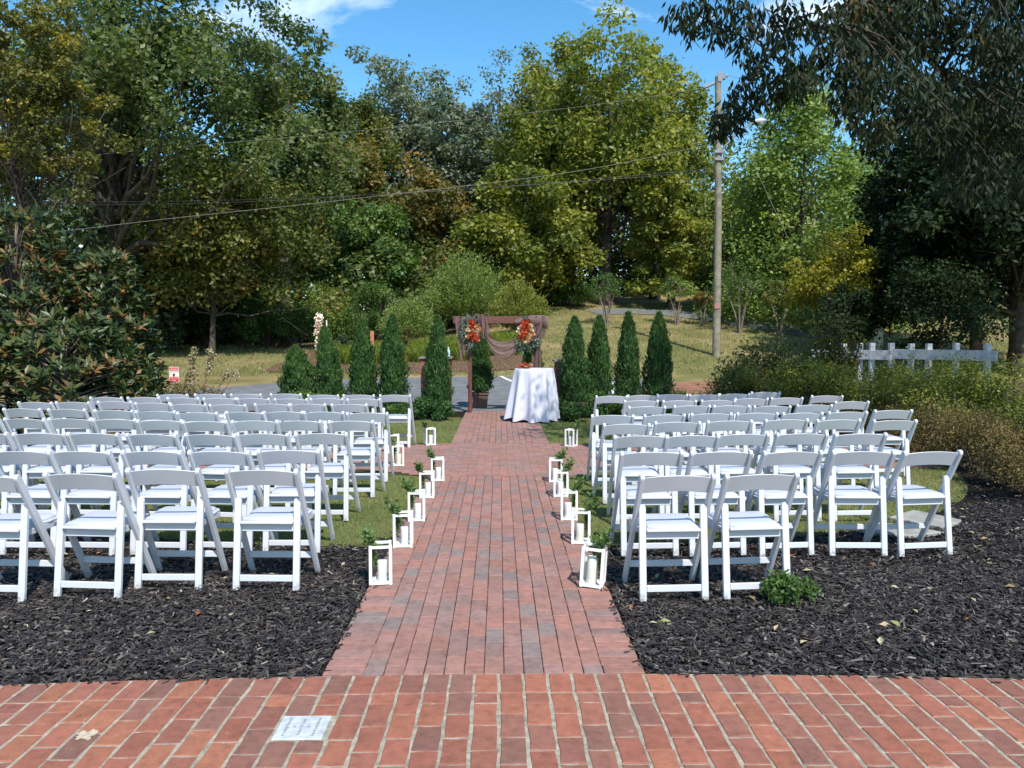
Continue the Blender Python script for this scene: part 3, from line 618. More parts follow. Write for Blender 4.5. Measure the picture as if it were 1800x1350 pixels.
tree('conical_tree', 'light green conical tree right of the utility pole', 1405, 40, 112, 590, 370, 'cone', 230, 210, .15, .17, 45, .24, shape='cone', nl=40)
tree('oak_tree', 'tall dark oak with forked limbs at upper left', 250, 31, -150, 420, 560, 'oak_dark', 180, 240, .15, .14, 46, .34, trunkpx=188, nl=60, depth=.7, power=.55, ratio=.55)
tree('oak_tree', 'dark green oak crown reaching into the sky left of centre', 505, 38, 8, 440, 270, 'oak_dark', 130, 210, .17, .18, 47, .26, nl=24)
tree('oak_tree', 'low olive oak branches hanging above the left lawn', 390, 33, 255, 575, 430, 'oak_olive', 150, 240, .14, .15, 48, .13, trunkpx=372, nl=34, depth=.6)
tree('yellow_tree', 'yellow leaved tree at the left edge with thin branches', 40, 21, -80, 440, 300, 'yellow', 140, 230, .078, .12, 49, .16, 'bark', nl=50, ratio=.4, power=.6)
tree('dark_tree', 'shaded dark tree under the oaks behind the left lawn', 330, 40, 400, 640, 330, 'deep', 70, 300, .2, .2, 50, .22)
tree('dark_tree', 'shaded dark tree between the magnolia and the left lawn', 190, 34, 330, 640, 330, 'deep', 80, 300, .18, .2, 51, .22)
tree('young_tree', 'yellow shrubby tree below the light green conical tree', 1468, 29.8, 392, 575, 185, 'bright_yellow', 60, 200, .10, .2, 52, .1, nl=18)
tree('young_tree', 'olive tree filling the gap between pole and conical tree', 1330, 44, 330, 590, 170, 'oak_olive', 60, 260, .16, .22, 53, .14)
# right hand evergreens; the oaks' near-black leaf colour paints in their shade
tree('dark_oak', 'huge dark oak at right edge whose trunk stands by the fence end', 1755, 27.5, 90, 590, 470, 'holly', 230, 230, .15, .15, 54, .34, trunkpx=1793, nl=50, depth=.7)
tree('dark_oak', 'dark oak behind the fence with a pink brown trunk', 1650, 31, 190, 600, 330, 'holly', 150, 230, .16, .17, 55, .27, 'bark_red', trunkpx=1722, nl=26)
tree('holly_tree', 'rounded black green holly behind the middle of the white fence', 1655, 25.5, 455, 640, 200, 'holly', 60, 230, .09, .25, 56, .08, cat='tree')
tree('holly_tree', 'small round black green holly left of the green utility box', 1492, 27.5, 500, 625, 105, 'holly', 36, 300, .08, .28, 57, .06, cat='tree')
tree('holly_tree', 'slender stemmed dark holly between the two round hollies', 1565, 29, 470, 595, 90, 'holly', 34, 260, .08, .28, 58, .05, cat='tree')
# small multi stemmed trees on the hill
def myrtle(label, px, py, top, w, m_, seed, n=4, leaf=.085, bark='bark_pale'):
    b = T(px, py); g = np.random.default_rng(seed); Y = b.y; H = P(px, top, Y).z - b.z; rw = w / F_PX * Y / 2
    r = empty('crepe_myrtle', b, 0, label, 'small tree', 'small trees on the hill lawn'); G_ = Geo(); ends = []
    for i in range(n):
        a = 2 * pi * i / n + g.uniform(0, .6); e = np.array([cos(a) * rw * .5, sin(a) * rw * .5, H * .62]); G_.tube([(0.05 * cos(a), .05 * sin(a), -.05), e * np.array([.35, .35, .45]), e], [.05, .035, .012], 6)
        for _ in range(4): e2 = e + g.normal(size=3) * np.array([rw * .35, rw * .35, H * .12]) + np.array([0, 0, .12 * H]); G_.tube([e, e2], [.014, .005], 4); ends.append(e2)
    link('trunk', G_.mesh('trunk', True), M[bark], r)
    c = crown_points(g, 22, rw * .85, rw * .8, H * .26) + np.array([0, 0, H * .72]); V, F, A = canopy(c, g.uniform(.22, .34, 22) * rw, 110, leaf, .5, seed=seed)
    link('crown', mesh_np('crown', V, F, A), LM[m_], r)
myrtle('small multi stemmed tree with green crown just right of the arch', 1066, 572, 478, 62, 'green', 61)
myrtle('small olive tree on the hill left of the utility pole', 1190, 570, 478, 66, 'cone', 62)
myrtle('orange tinged little tree beside the utility pole', 1235, 572, 505, 40, 'russet', 63)
myrtle('dark green bushy small tree right of the utility pole', 1300, 585, 462, 95, 'green', 64, 5)
myrtle('small green tree beyond the leafy autumn shrub', 1370, 590, 490, 70, 'oak_olive', 65)
# understorey
for i, (lab, px, Y, tp, w, m_, lf) in enumerate([
 ('dark undergrowth bush behind the magnolia, left end of the lawn', 270, 34, 520, 130, 'deep', .12),
 ('dark bush in the hollow under the oaks, above the left lawn', 370, 37, 520, 150, 'deep', .12),
 ('dark green bush at the lawn edge above the first arborvitae', 470, 37, 515, 130, 'green', .11),
 ('bright green scrambling bush left of the big round shrub', 570, 38, 492, 150, 'cone', .11),
 ('green scrambling bush at the foot of the dark green tree', 660, 38, 498, 150, 'green', .11),
 ('dark rounded bush at lawn edge behind the white flower stand', 520, 36.5, 540, 100, 'green', .1),
 ('dark evergreen bush below the largest oak', 1000, 46, 490, 120, 'green', .12),
 ('dark evergreen bush right of the round yellow green shrub', 965, 47, 470, 120, 'oak_dark', .12),
 ('shaded bush at the wood edge above the hill road', 1130, 56, 490, 170, 'oak_olive', .15),
 ('shaded bush behind the little trees on the hill', 1250, 54, 480, 160, 'oak_olive', .15),
 ('dark bush at the wood edge right of the pole', 1390, 47, 500, 190, 'oak_dark', .13)]):
    shrub('understorey_bush', lab, px, Y, tp, w, m_, 40, 240, lf, 70 + i, 'bush', 'bushes at the edge of the wood', rcl=.26)
def twiggy(label, px, Y, top, w, m_, seed, leaf=.06, n=5200):
    """fan of long upright shoots clothed with small leaves"""
    g = np.random.default_rng(seed); x = P(px, 600, Y).x; z0 = gz(x, Y); H = P(px, top, Y).z - z0; R = w / F_PX * Y / 2
    r = empty('round_shrub', (x, Y, z0), 0, label, 'shrub', 'big rounded shrubs behind the arch'); ns = 420; G_ = Geo(); Pn = []; D = []
    for i in range(ns):
        a = g.uniform(0, 2 * pi); q = g.random() ** .6; th = q * 1.25; L_ = g.uniform(.82, 1.06); e = np.array([R * sin(th) * cos(a) * 1.05, R * sin(th) * sin(a), max(.1, H * (cos(th) * .62 + .38 * (1 - q * .5)))]) * L_
        if i < 160: G_.tube([(e[0] * .1, e[1] * .1, 0), e * np.array([.45, .45, .62]), e], [.02, .012, .003], 4)
        k = n * 4 // ns; tt = g.uniform(.25, 1.0, k) ** .7; base = np.array([e[0] * .1, e[1] * .1, 0]); m1 = e * np.array([.45, .45, .62])
        pt = (1 - tt)[:, None] ** 2 * base + 2 * (tt * (1 - tt))[:, None] * m1 + (tt ** 2)[:, None] * e + g.normal(0, .09, (k, 3)); Pn.append(pt); D.append(np.tile(e / np.linalg.norm(e), (k, 1)) + g.normal(0, .6, (k, 3)))
    Pn = np.concatenate(Pn); D = np.concatenate(D); k = len(Pn); Nn = nrm(g.normal(size=(k, 3)) + np.array([0, -.5, .6])); v = np.clip(.5 + g.normal(0, .2, k), 0, 1)
    V, F, A = leaves_geo(Pn, D, Nn, leaf * g.uniform(.6, 1.5, k), leaf * .5, v); link('foliage', mesh_np('foliage', V, F, A), LM[m_], r); link('stem', G_.mesh('stem', True), M['bark_pale'], r)
twiggy('larger round twiggy shrub behind the arch', 820, 40, 440, 170, 'cone', 91, .11)
twiggy('smaller yellow green round shrub right behind the arch beam', 912, 36, 494, 112, 'oak_yellow', 92, .095)
twiggy('low green shrub between larger round shrub and scrambling bushes', 720, 36, 520, 110, 'cone', 93, .09, 3000)
# grassy perennials on the bank
def blades(name, pts, hgt, wid, m_, seed, label, per=26, cat='grass', kind='stuff', parent=None, spread=.16):
    g = np.random.default_rng(seed); pts = np.asarray(pts); idx = np.repeat(np.arange(len(pts)), per); n = len(idx); a = g.uniform(0, 2 * pi, n); ln = g.uniform(.1, .75, n); h = hgt * g.uniform(.6, 1.2, n)
    b = pts[idx] + np.stack([np.cos(a), np.sin(a), 0 * a], 1) * g.uniform(0, spread, n)[:, None]; d = np.stack([np.cos(a) * ln, np.sin(a) * ln, np.ones(n)], 1); s = np.stack([-np.sin(a), np.cos(a), 0 * a], 1) * wid
    m1 = b + d * h[:, None] * .6; tip = b + d * np.array([1.5, 1.5, .95]) * h[:, None] + np.array([0, 0, 0])
    V = np.stack([b - s, b + s, m1 + s * .8, m1 - s * .8, tip], 1).reshape(-1, 3); q = np.array([(0, 1, 2), (0, 2, 3), (3, 2, 4)]); F = (np.arange(n)[:, None, None] * 5 + q).reshape(-1, 3); v = np.clip(.5 + g.normal(0, .2, n), 0, 1)
    o = link(name, mesh_np(name, V, F, np.repeat(v, 5)), LM[m_], parent)
    if parent is None: tag(o, label, cat, kind=kind)
    return o
pts = []
for _ in range(900):
    px = random.uniform(590, 965); yy = random.uniform(30.2, 34.5)
    if px > 850 and yy < 31: continue
    x = P(px, 600, yy).x; pts.append((x, yy, gz(x, yy)))
pts = [p for p in pts if p[0] < .9]
blades('liriope_bed', pts, .52, .016, 'lilygrass', 95, 'bed of long arching yellow green grassy plants on the bank behind the arch', 22, spread=.2)
shrub('flowering_bush', 'small dark bush with a red orange top on the bank, between arborvitae', 712, 32, 566, 34, 'russet', 14, 120, .07, 96)
shrub('bank_bush', 'small dark round bush on the bank right of the white flower stand', 606, 33, 585, 30, 'deep', 14, 120, .07, 97)

# magnolia at left: whorls of big glossy leaves on upright twigs
def magnolia(label, px, Y, top, wpx, seed, nw=260):
    g = np.random.default_rng(seed); x = P(px, 600, Y).x; H = P(px, top, Y).z; R = wpx / F_PX * Y / 2; r = empty('magnolia', (x, Y, 0), 0, label, 'magnolia tree')
    Pn = []; D = []; Nn = []; vv = []; G_ = Geo(); G_.tube([(0, 0, -.05), (.05, 0, H * .5), (0, 0, H * .9)], [.07, .05, .015], 7)
    for i in range(nw):
        z = g.random() ** .85; rr = R * (1.0 - .62 * z ** 1.7) * g.uniform(.72, 1.04); a = g.uniform(0, 2 * pi); c = np.array([cos(a) * rr, sin(a) * rr * .85, z * H]); out = np.array([cos(a) * .7, sin(a) * .7, .75])
        if i % 3 == 0: G_.tube([(0, 0, max(.1, z * H * .7)), c * np.array([.5, .5, .92]), c], [.022, .014, .006], 4)
        cv = g.normal(0, .16)
        for k in range(13):
            b = 2 * pi * k / 13 * 2.6; s = nrm(np.cross(out, [0.3, .2, 1.0]).reshape(1, 3))[0]; t2 = np.cross(out, s); rad = s * cos(b) + t2 * sin(b); d = rad + out * g.uniform(.2, 1.2); Pn.append(c + out * g.uniform(-.12, .06) + g.normal(0, .02, 3)); D.append(d); nn = out - .4 * rad + g.normal(0, .25, 3); Nn.append(nn); vv.append(np.clip(.42 + cv + g.normal(0, .15), 0, 1))
    Pn, D, Nn, vv = map(np.array, (Pn, D, Nn, vv)); Nn = nrm(Nn - nrm(D) * (Nn * nrm(D)).sum(1, keepdims=True)); k = len(Pn); V, F, A = leaves_geo(Pn, D, Nn, g.uniform(.12, .21, k), .062, vv, .03); V[:, 2] = np.maximum(V[:, 2], .01)
    link('crown', mesh_np('crown', V, F, A), LM['magnolia'], r); link('trunk', G_.mesh('trunk', True), M['bark_pale'], r)
magnolia('tall bronze backed magnolia at the left edge behind the chairs', 30, 13.6, 372, 270, 101, 620)
magnolia('magnolia bush beside the red and white sign, right of the taller magnolia', 190, 14.2, 450, 190, 102, 480)
magnolia('low magnolia growth filling the foot of the two magnolias', 110, 13.0, 560, 330, 103, 420)
shrub('dry_shrub', 'low sparse grey brown shrub at the foot of the red and white sign', 330, 14.6, 672, 170, 'brownshrub', 30, 110, .05, 104, rcl=.4)
# dried hydrangea
hy = empty('hydrangea', P(338, 690, 15.0) * 1.0, 0, 'dried cream hydrangea flower heads on stems beside the red and white sign', 'plant'); hy.location = (P(338, 690, 15).x, 15, 0)
G_ = Geo(); cl = []
for ex, ey, n_ in ((340, 615, 7), (368, 617, 6), (332, 655, 4), (398, 655, 2), (412, 655, 2)):
    e = P(ex, ey, 15) - hy.location; G_.tube([(e.x * .2, 0, 0), (e.x * .7, .02, e.z * .6), tuple(e)], [.014, .01, .006], 5)
    for k in range(n_): cl.append((e.x + random.gauss(0, .03), e.y, e.z - k * .075))
link('stem', G_.mesh('stem', True), M['bark_pale'], hy)
cl = np.array(cl); V, F, A = canopy(cl, np.full(len(cl), .075), 90, .032, .8, 1, 105); link('flower_head', mesh_np('flower_head', V, F, A), ramp_att('dried_petal', [(0, (.14, .11, .04)), (.5, (.30, .24, .12)), (1, (.55, .5, .38))]), hy)

# ------------------------------------------------------------------ arborvitae row, planters, pillars
def arbor_mesh(seed, lean=0, n=9500, fat=1.0):
    g = np.random.default_rng(seed); z = g.random(n) ** .8; prof = fat * np.minimum(1, (z * 7 + .55)) * (1 - z ** 2.2) ** .75 * (.5 + .04 * np.sin(z * 30)); a = g.uniform(0, 2 * pi, n); lump = 1 + .13 * np.sin(a * 3 + z * 9 + seed) + .11 * np.sin(a * 5 - z * 21 + seed) + .07 * np.sin(a * 9 + z * 37)
    rr = prof * lump * (1 - .5 * g.random(n) ** 2.4) * (1 + (g.random(n) < .05) * g.uniform(.05, .3, n)); Pn = np.stack([np.cos(a) * rr + lean * z, np.sin(a) * rr, z], 1)
    D = np.stack([np.cos(a) * .45, np.sin(a) * .45, np.ones(n) * 1.6], 1) + g.normal(0, .45, (n, 3)); Nn = np.stack([np.cos(a), np.sin(a), .3 * np.ones(n)], 1) + g.normal(0, .5, (n, 3))
    return Pn, D, Nn, g
def arborvitae(label, px, top, bot, wpx, Y, seed, lean=0, z0=0):
    x = P(px, 600, Y).x; H = P(px, top, Y).z - z0; Wd = wpx / F_PX * Y; r = empty('arborvitae', (x, Y, z0), 0, label, 'arborvitae', 'arborvitae in a row behind the chairs')
    Pn, D, Nn, g = arbor_mesh(seed, lean / (Wd), 9500, .88 + .2 * ((seed * 37) % 11) / 10); Pn = Pn * np.array([Wd, Wd, H]); n = len(Pn); s = .062 * g.uniform(.6, 1.5, n)
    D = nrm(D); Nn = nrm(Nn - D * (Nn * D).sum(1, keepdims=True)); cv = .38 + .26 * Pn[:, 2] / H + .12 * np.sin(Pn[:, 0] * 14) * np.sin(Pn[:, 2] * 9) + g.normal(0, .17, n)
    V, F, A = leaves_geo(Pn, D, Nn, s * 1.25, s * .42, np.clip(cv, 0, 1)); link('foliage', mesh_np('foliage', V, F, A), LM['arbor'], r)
    q = Geo(); q.tube([(0, 0, -.02), (lean * .5, 0, H * .5), (lean * .85, 0, H * .85)], [.035, .02, .006], 7); link('trunk', q.mesh('trunk', True), M['bark'], r)
AV = [(527, 612, 62, 17.6, -.10, 'shortest, broad arborvitae at the left end of the row'), (583, 578, 52, 17.4, -.16, 'leaning arborvitae in front of the white flower stand, second from the left end'),
 (637, 566, 50, 17.2, 0, 'third arborvitae from the left end, beside the rust coloured post'), (690, 558, 46, 17.0, 0, 'fourth arborvitae from the left end, left of the brick pillar'),
 (769, 560, 46, 16.3, 0, 'arborvitae standing before the left brick pillar'), (1010, 562, 46, 16.5, 0, 'arborvitae before the right brick pillar'), (1053, 560, 42, 17.0, 0, 'arborvitae just right of the one at the right brick pillar'),
 (1104, 553, 46, 17.2, 0, 'second arborvitae from the right end of the row'), (1158, 553, 50, 17.2, 0, 'broad dark arborvitae at the right end of the row')]
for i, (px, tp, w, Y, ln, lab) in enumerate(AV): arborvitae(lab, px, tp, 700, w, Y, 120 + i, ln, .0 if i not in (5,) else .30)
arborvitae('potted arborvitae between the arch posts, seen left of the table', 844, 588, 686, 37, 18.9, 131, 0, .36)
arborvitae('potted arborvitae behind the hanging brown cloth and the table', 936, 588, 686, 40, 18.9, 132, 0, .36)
def planter(label, x, Y, h=.36, w=.19):
    r = empty('planter', (x, Y, .004 if Y < 18 else gz(x, Y) + .008), 0, label, 'planter', 'square brown planters')
    G_ = Geo()
    ring = [(w * .84, 0), (w, h * .86), (w * 1.1, h * .86), (w * 1.1, h), (w * .95, h), (w * .9, h * .8)]
    V = [(sx * r_, sy * r_, z) for r_, z in ring for sx, sy in ((-1, -1), (1, -1), (1, 1), (-1, 1))]; F = [(i * 4 + k, i * 4 + (k + 1) % 4, i * 4 + 4 + (k + 1) % 4, i * 4 + 4 + k) for i in range(len(ring) - 1) for k in range(4)]
    G_.add(V, F); link('pot', bevel_mesh(G_.mesh('pot'), .006), M['terracotta'], r)
    link('soil', mesh_np('soil', [(-w * .9, -w * .9, h * .82), (w * .9, -w * .9, h * .82), (w * .9, w * .9, h * .82), (-w * .9, w * .9, h * .82)], [(0, 1, 2, 3)]), M['soil'], r)
planter('square brown planter between the arch posts', P(844, 600, 18.9).x, 18.9); planter('square brown planter hidden partly by the white tablecloth', P(936, 600, 18.9).x, 18.9)
planter('square brown planter holding the arborvitae before the right brick pillar', P(1010, 600, 16.5).x, 16.5, .34, .235)
pb = [brick_mesh(.25, .095, 'brick', .062, 0, .003, .001) for _ in range(5)]
PIL = [(.22, .085, .06), (.26, .10, .07), (.18, .075, .06), (.20, .11, .09), (.30, .13, .09)]
def pillar(label, px, Y, H):
    x = P(px, 600, Y).x; r = empty('brick_pillar', (x, Y, 0), 0, label, 'pillar', 'brick pillars flanking the arch')
    n = int((H - .07) / .072); q = Geo(); q.box((-.295, -.295, 0), (.295, .295, n * .072)); link('mortar', q.mesh('mortar'), M['mortar'], r)
    for c in range(n):
        for s in range(4):
            for k in range(2):
                u = -.31 + .127 + k * .26 + (.0 if c % 2 == 0 else .105); a = s * pi / 2; lx, ly = u, -.262; o = link('brick', random.choice(pb), M['brick_obj'], r, (lx * cos(a) - ly * sin(a), lx * sin(a) + ly * cos(a), c * .072 + .005), (0, 0, a)); cc = random.choice(PIL); f = random.uniform(.8, 1.25); o.color = (cc[0] * f, cc[1] * f, cc[2] * f, 1)
    q = Geo(); q.box((-.35, -.35, n * .072), (.35, .35, n * .072 + .045)); link('cap_stone', bevel_mesh(q.mesh('cap_stone'), .008), M['cap'], r); return x, n * .072 + .045
lx, lz = pillar('brick pillar left of the arch, mostly behind an arborvitae', 767, 16.95, 1.33)
rx_, rz_ = pillar('brick pillar right of the table, with a black lantern on top', 1001, 17.2, 1.24)
# lantern on the right pillar
bl = empty('pillar_lamp', (rx_ - .06, 17.2, rz_), 0, 'small black carriage lantern on top of the right brick pillar', 'lamp')
G_ = Geo(); G_.tube([(0, 0, 0), (0, 0, .02), (0, 0, .12)], [.07, .03, .02], 8); link('stand', G_.mesh('stand'), M['black'], bl)
G_ = Geo()
for sx, sy in ((-1, -1), (1, -1), (1, 1), (-1, 1)): G_.tube([(sx * .05, sy * .05, .12), (sx * .075, sy * .075, .30)], [.008, .008], 4)
G_.box((-.06, -.06, .11), (.06, .06, .13)); G_.tube([(0, 0, .30), (0, 0, .31), (0, 0, .37), (0, 0, .40), (0, 0, .43)], [.12, .115, .05, .015, .012], 6); link('frame', G_.mesh('frame'), M['black'], bl)
G_ = Geo(); G_.tube([(0, 0, .13), (0, 0, .30)], [.055, .085], 4); link('pane', G_.mesh('pane'), M['glass'], bl)
# plastic bottle on the left pillar
bt = empty('water_bottle', (lx + .27, 16.75, lz), 0, 'clear plastic bottle standing on the left brick pillar', 'bottle')
G_ = Geo(); G_.tube([(0, 0, 0), (0, 0, .01), (0, 0, .13), (0, 0, .165), (0, 0, .185)], [.03, .035, .035, .014, .013], 12); link('bottle_body', G_.mesh('bottle_body', True), simple('pale_blue_plastic', (.45, .6, .68), .15, .1), bt)
G_ = Geo(); G_.tube([(0, 0, .185), (0, 0, .205), (0, 0, .2055)], [.017, .017, .001], 10); link('bottle_cap', G_.mesh('bottle_cap'), M['paint'], bt)
# low evergreen and ferny plants around the pillars and the row
for i, (px, Y, tp, w, m_, lab) in enumerate([
 (735, 16.0, 700, 70, 'arbor', 'low dark green bush left of the left brick pillar, by the front chair'), (700, 16.3, 712, 60, 'green', 'ferny green clump behind the leftmost front row chair by the aisle'),
 (775, 15.9, 706, 50, 'arbor', 'small dark bush in front of the left brick pillar'), (985, 15.9, 700, 44, 'arbor', 'small dark bush in front of the right brick pillar'),
 (1012, 15.6, 712, 50, 'arbor', 'dark low bush beside the brown planter at the right pillar'), (1045, 16.4, 690, 60, 'arbor', 'dark low bush behind the first chair of the right block'),
 (1090, 16.6, 694, 70, 'green', 'low green bush below the second arborvitae from the right'), (1200, 17.0, 690, 90, 'green', 'pale green arching plants right of the arborvitae row'),
 (540, 17.0, 690, 80, 'green', 'leafy daylily clump below the shortest arborvitae'), (610, 16.9, 690, 80, 'green', 'leafy daylily clump below the leaning arborvitae')]):
    shrub('low_bush', lab, px, Y, tp, w, m_, 18, 170, .055, 140 + i, 'bush', 'low bushes behind the last chairs', rcl=.4)
pts = [(P(px, 600, Y).x, Y, 0) for px, Y in [(random.uniform(500, 730), random.uniform(16.4, 17.6)) for _ in range(60)] + [(random.uniform(1040, 1260), random.uniform(16.3, 17.8)) for _ in range(60)]]
blades('daylily_clumps', pts, .38, .012, 'arbor', 150, 'strappy green leaves growing along the foot of the arborvitae row', 16)
link('blue_tarp', blot(P(1225, 600, 17.4).x, 17.4, .4, .3, 9, .03), simple('blue_plastic', (.06, .25, .5), .4, .2)); tag(bpy.data.objects['blue_tarp'], 'crumpled blue plastic on the ground right of the arborvitae row', 'tarp')

# ------------------------------------------------------------------ arch, drape, flowers, table
AY = 17.75
def xat(px, Y=AY): return P(px, 600, Y).x
ax0, ax1 = xat(826), xat(946); ztop = P(880, 556, AY).z
arch = empty('wedding_arch', ((ax0 + ax1) / 2, AY, 0), 0, 'dark red brown wooden wedding arch at the end of the brick aisle', 'wedding arch')
hwid = (ax1 - ax0) / 2
for s in (-1, 1):
    q = Geo(); q.box((s * hwid - .045, -.045, 0), (s * hwid + .045, .045, ztop - .16)); link('post', bevel_mesh(q.mesh('post'), .004), M['arch'], arch)
    for sy in (-1, 1):
        q = Geo(); q.tube([(s * hwid, sy * .3, .02), (s * hwid, sy * .05, .62)], [.045, .035], 4); link('foot_brace', q.mesh('foot_brace'), M['arch'], arch)
q = Geo(); x0, x1 = xat(797) - arch.location.x, xat(962) - arch.location.x; q.box((x0, -.075, ztop - .16), (x1, -.03, ztop)); link('beam', bevel_mesh(q.mesh('beam'), .004), M['arch'], arch)
q = Geo(); q.box((x0, .03, ztop - .16), (x1, .075, ztop)); link('beam', bevel_mesh(q.mesh('beam'), .004), M['arch'], arch)
# drape
def surf(G_, fn, nu, nv):
    V = [fn(u / nu, v / nv) for v in range(nv + 1) for u in range(nu + 1)]; F = [(v * (nu + 1) + u, v * (nu + 1) + u + 1, (v + 1) * (nu + 1) + u + 1, (v + 1) * (nu + 1) + u) for v in range(nv) for u in range(nu)]; G_.add(V, F)
def pz(px, py): p = P(px, py, AY); return p.x, p.z
G_ = Geo()
def tail(u, v):                                   # left tail over the beam end
    x, z = pz(799 + 36 * u + 12 * v * (1 - u), 557 + v * (78 * (1 - u) + 30 * u)); return (x, AY - .16 - .03 * sin(u * 22 + v * 3) - .02 * v, z)
surf(G_, tail, 30, 16)
def swag(u, v):                                   # swag between the bouquets
    px = 840 + 92 * u; sag0 = 562 + 38 * (1 - (2 * u - 1) ** 2) * 1.0; sag1 = 566 + 40 * (1 - (2 * u - 1) ** 2) + 25 * (1 - abs(2 * u - 1) ** 3)
    x, z = pz(px + 6 * (v - .5) * (1 - 2 * u), sag0 + (sag1 - sag0) * v - 12 * abs(2 * u - 1) ** 4); return (x, AY - .11 - .016 * sin(v * 15 + 2.5 * sin(u * 3)) - .008 * sin(v * 31 + u * 9) - .10 * sin(pi * u) * v, z)
surf(G_, swag, 48, 26)
def knot(u, v):                                   # gathered wrap near the left bouquet
    x, z = pz(838 + 16 * u + 10 * v, 553 + v * 42); return (x, AY - .13 - .03 * sin(u * 14 + v * 6), z)
surf(G_, knot, 14, 14)
def top(u, v):                                    # wrap along the beam over to the right end
    px = 905 + 58 * u; y0 = 562 - 8 * sin(u * 2.2); x, z = pz(px, y0 + v * (10 + 14 * u)); return (x, AY - .12 - .06 * sin(v * 3) - .02 * sin(u * 15), z)
surf(G_, top, 30, 14)
def fly(u, v):                                    # loose cloth at the right end
    px = 938 + 25 * u - 6 * v; x, z = pz(px, 556 + v * (46 - 8 * u) ); return (x, AY - .13 - .05 * sin(u * 11 + v * 4), z)
surf(G_, fly, 24, 20)
def fall(u, v):                                   # long fall down the right post
    w0 = 12 + 10 * v; px = 944 - w0 / 2 - 3 * v + w0 * u; x, z = pz(px, 572 + v * 130); return (x, AY - .12 - .04 * sin(u * 16 + v * 2) * (.5 + .5 * v), max(z, .03))
surf(G_, fall, 26, 30)
dr = link('draped_cloth', G_.mesh('draped_cloth', True), M['gauze']); tag(dr, 'sheer brown gauze draped and swagged over the wedding arch beam', 'cloth')
# roses
def rose_mesh(seed):
    r = random.Random(seed); G_ = Geo()
    for lay_, (rad, op, n) in enumerate(((.012, .25, 3), (.022, .5, 5), (.032, .85, 6), (.042, 1.2, 7))):
        for k in range(n):
            a = 2 * pi * k / n + lay_ * .7 + r.uniform(-.2, .2); V = []
            for v in range(4):
                for u in (-1, -.4, .4, 1):
                    th = op * (v / 3) + r.uniform(-.05, .05); rr = rad * (.35 + .65 * sin(min(1.57, th + .5))) + (.004 if v == 3 else 0); aa = a + u * 1.15 * pi / n * (1 - .25 * (v == 3)); V.append((cos(aa) * rr, sin(aa) * rr, .012 + .045 * (v / 3) * cos(op * .6) - .008 * lay_))
            G_.add(V, [(v * 4 + u, v * 4 + u + 1, v * 4 + u + 5, v * 4 + u + 4) for v in range(3) for u in range(3)])
    return G_.mesh('rose', True)
rose_me = {}
petal = {'orange': simple('orange_petal', (.75, .13, .035), .6, .2, 40), 'coral': simple('coral_petal', (.78, .22, .11), .6, .2, 40), 'peach': simple('peach_petal', (.85, .50, .30), .6, .12, 40), 'cream': simple('cream_petal', (.84, .70, .50), .6, .1, 40), 'blush': simple('blush_petal', (.62, .30, .22), .6, .2, 40)}
for c in petal:
    me = rose_mesh(len(c)); me.materials.append(petal[c]); rose_me[c] = me
def roses(parent, spots, sc):
    for x, y, z, c in spots:
        o = link('rose', rose_me[c], None, parent, (x, y, z), (pi / 2 + random.gauss(.1, .3), random.gauss(0, .3), random.uniform(0, 6))); o.rotation_euler = (pi / 2 - .2 + random.gauss(0, .25), 0, random.gauss(0, .35)); s = sc * random.uniform(.85, 1.2); o.scale = (s, s, s)
def bouquet(label, pts, fol, seed):
    cx = sum(p[0] for p in pts) / len(pts); cy = sum(p[1] for p in pts) / len(pts); c0 = P(cx, cy, AY - .2); r = empty('flower_arrangement', c0, 0, label, 'flowers', 'rose arrangements on the arch')
    sp = []
    for px, py, c in pts: p = P(px, py, AY - .24) - c0; sp.append((p.x, random.uniform(-.05, .02), p.z, c))
    roses(r, sp, 1.2)
    g = np.random.default_rng(seed); cl = []
    for px, py in fol: p = P(px, py, AY - .2) - c0; cl.append((p.x, .03, p.z))
    cl = np.array(cl); V, F, A = canopy(cl, np.full(len(cl), .09), 60, .085, .28, .9, seed, up=.1, droop=.6); link('foliage', mesh_np('foliage', V, F, A), LM['euca'], r)
O, K, E_, C_ = 'orange', 'coral', 'peach', 'cream'
bouquet('oval bouquet of orange and peach roses on the left side of the arch', [(827, 566, O), (834, 568, O), (822, 572, C_), (830, 574, O), (838, 574, E_), (822, 580, C_), (830, 581, E_), (838, 582, C_), (843, 580, E_), (825, 587, K), (833, 588, O), (841, 588, E_), (829, 594, O), (836, 595, K), (823, 592, E_), (833, 599, K), (839, 597, K)],
        [(815, 568), (812, 580), (812, 590), (818, 600), (826, 606), (834, 604), (820, 560), (832, 560), (816, 585), (824, 610)], 201)
bouquet('oval bouquet of coral and cream roses on the right side of the arch', [(922, 566, O), (928, 568, O), (919, 573, K), (926, 575, O), (932, 573, C_), (914, 577, C_), (921, 582, K), (928, 583, K), (935, 581, C_), (911, 583, C_), (918, 588, K), (925, 590, O), (931, 590, C_), (937, 587, E_), (916, 595, O), (922, 597, K), (929, 597, E_), (935, 594, E_), (926, 602, C_)],
        [(936, 600), (941, 594), (930, 606), (920, 608), (916, 612), (912, 600), (938, 608), (925, 560), (943, 602)], 202)
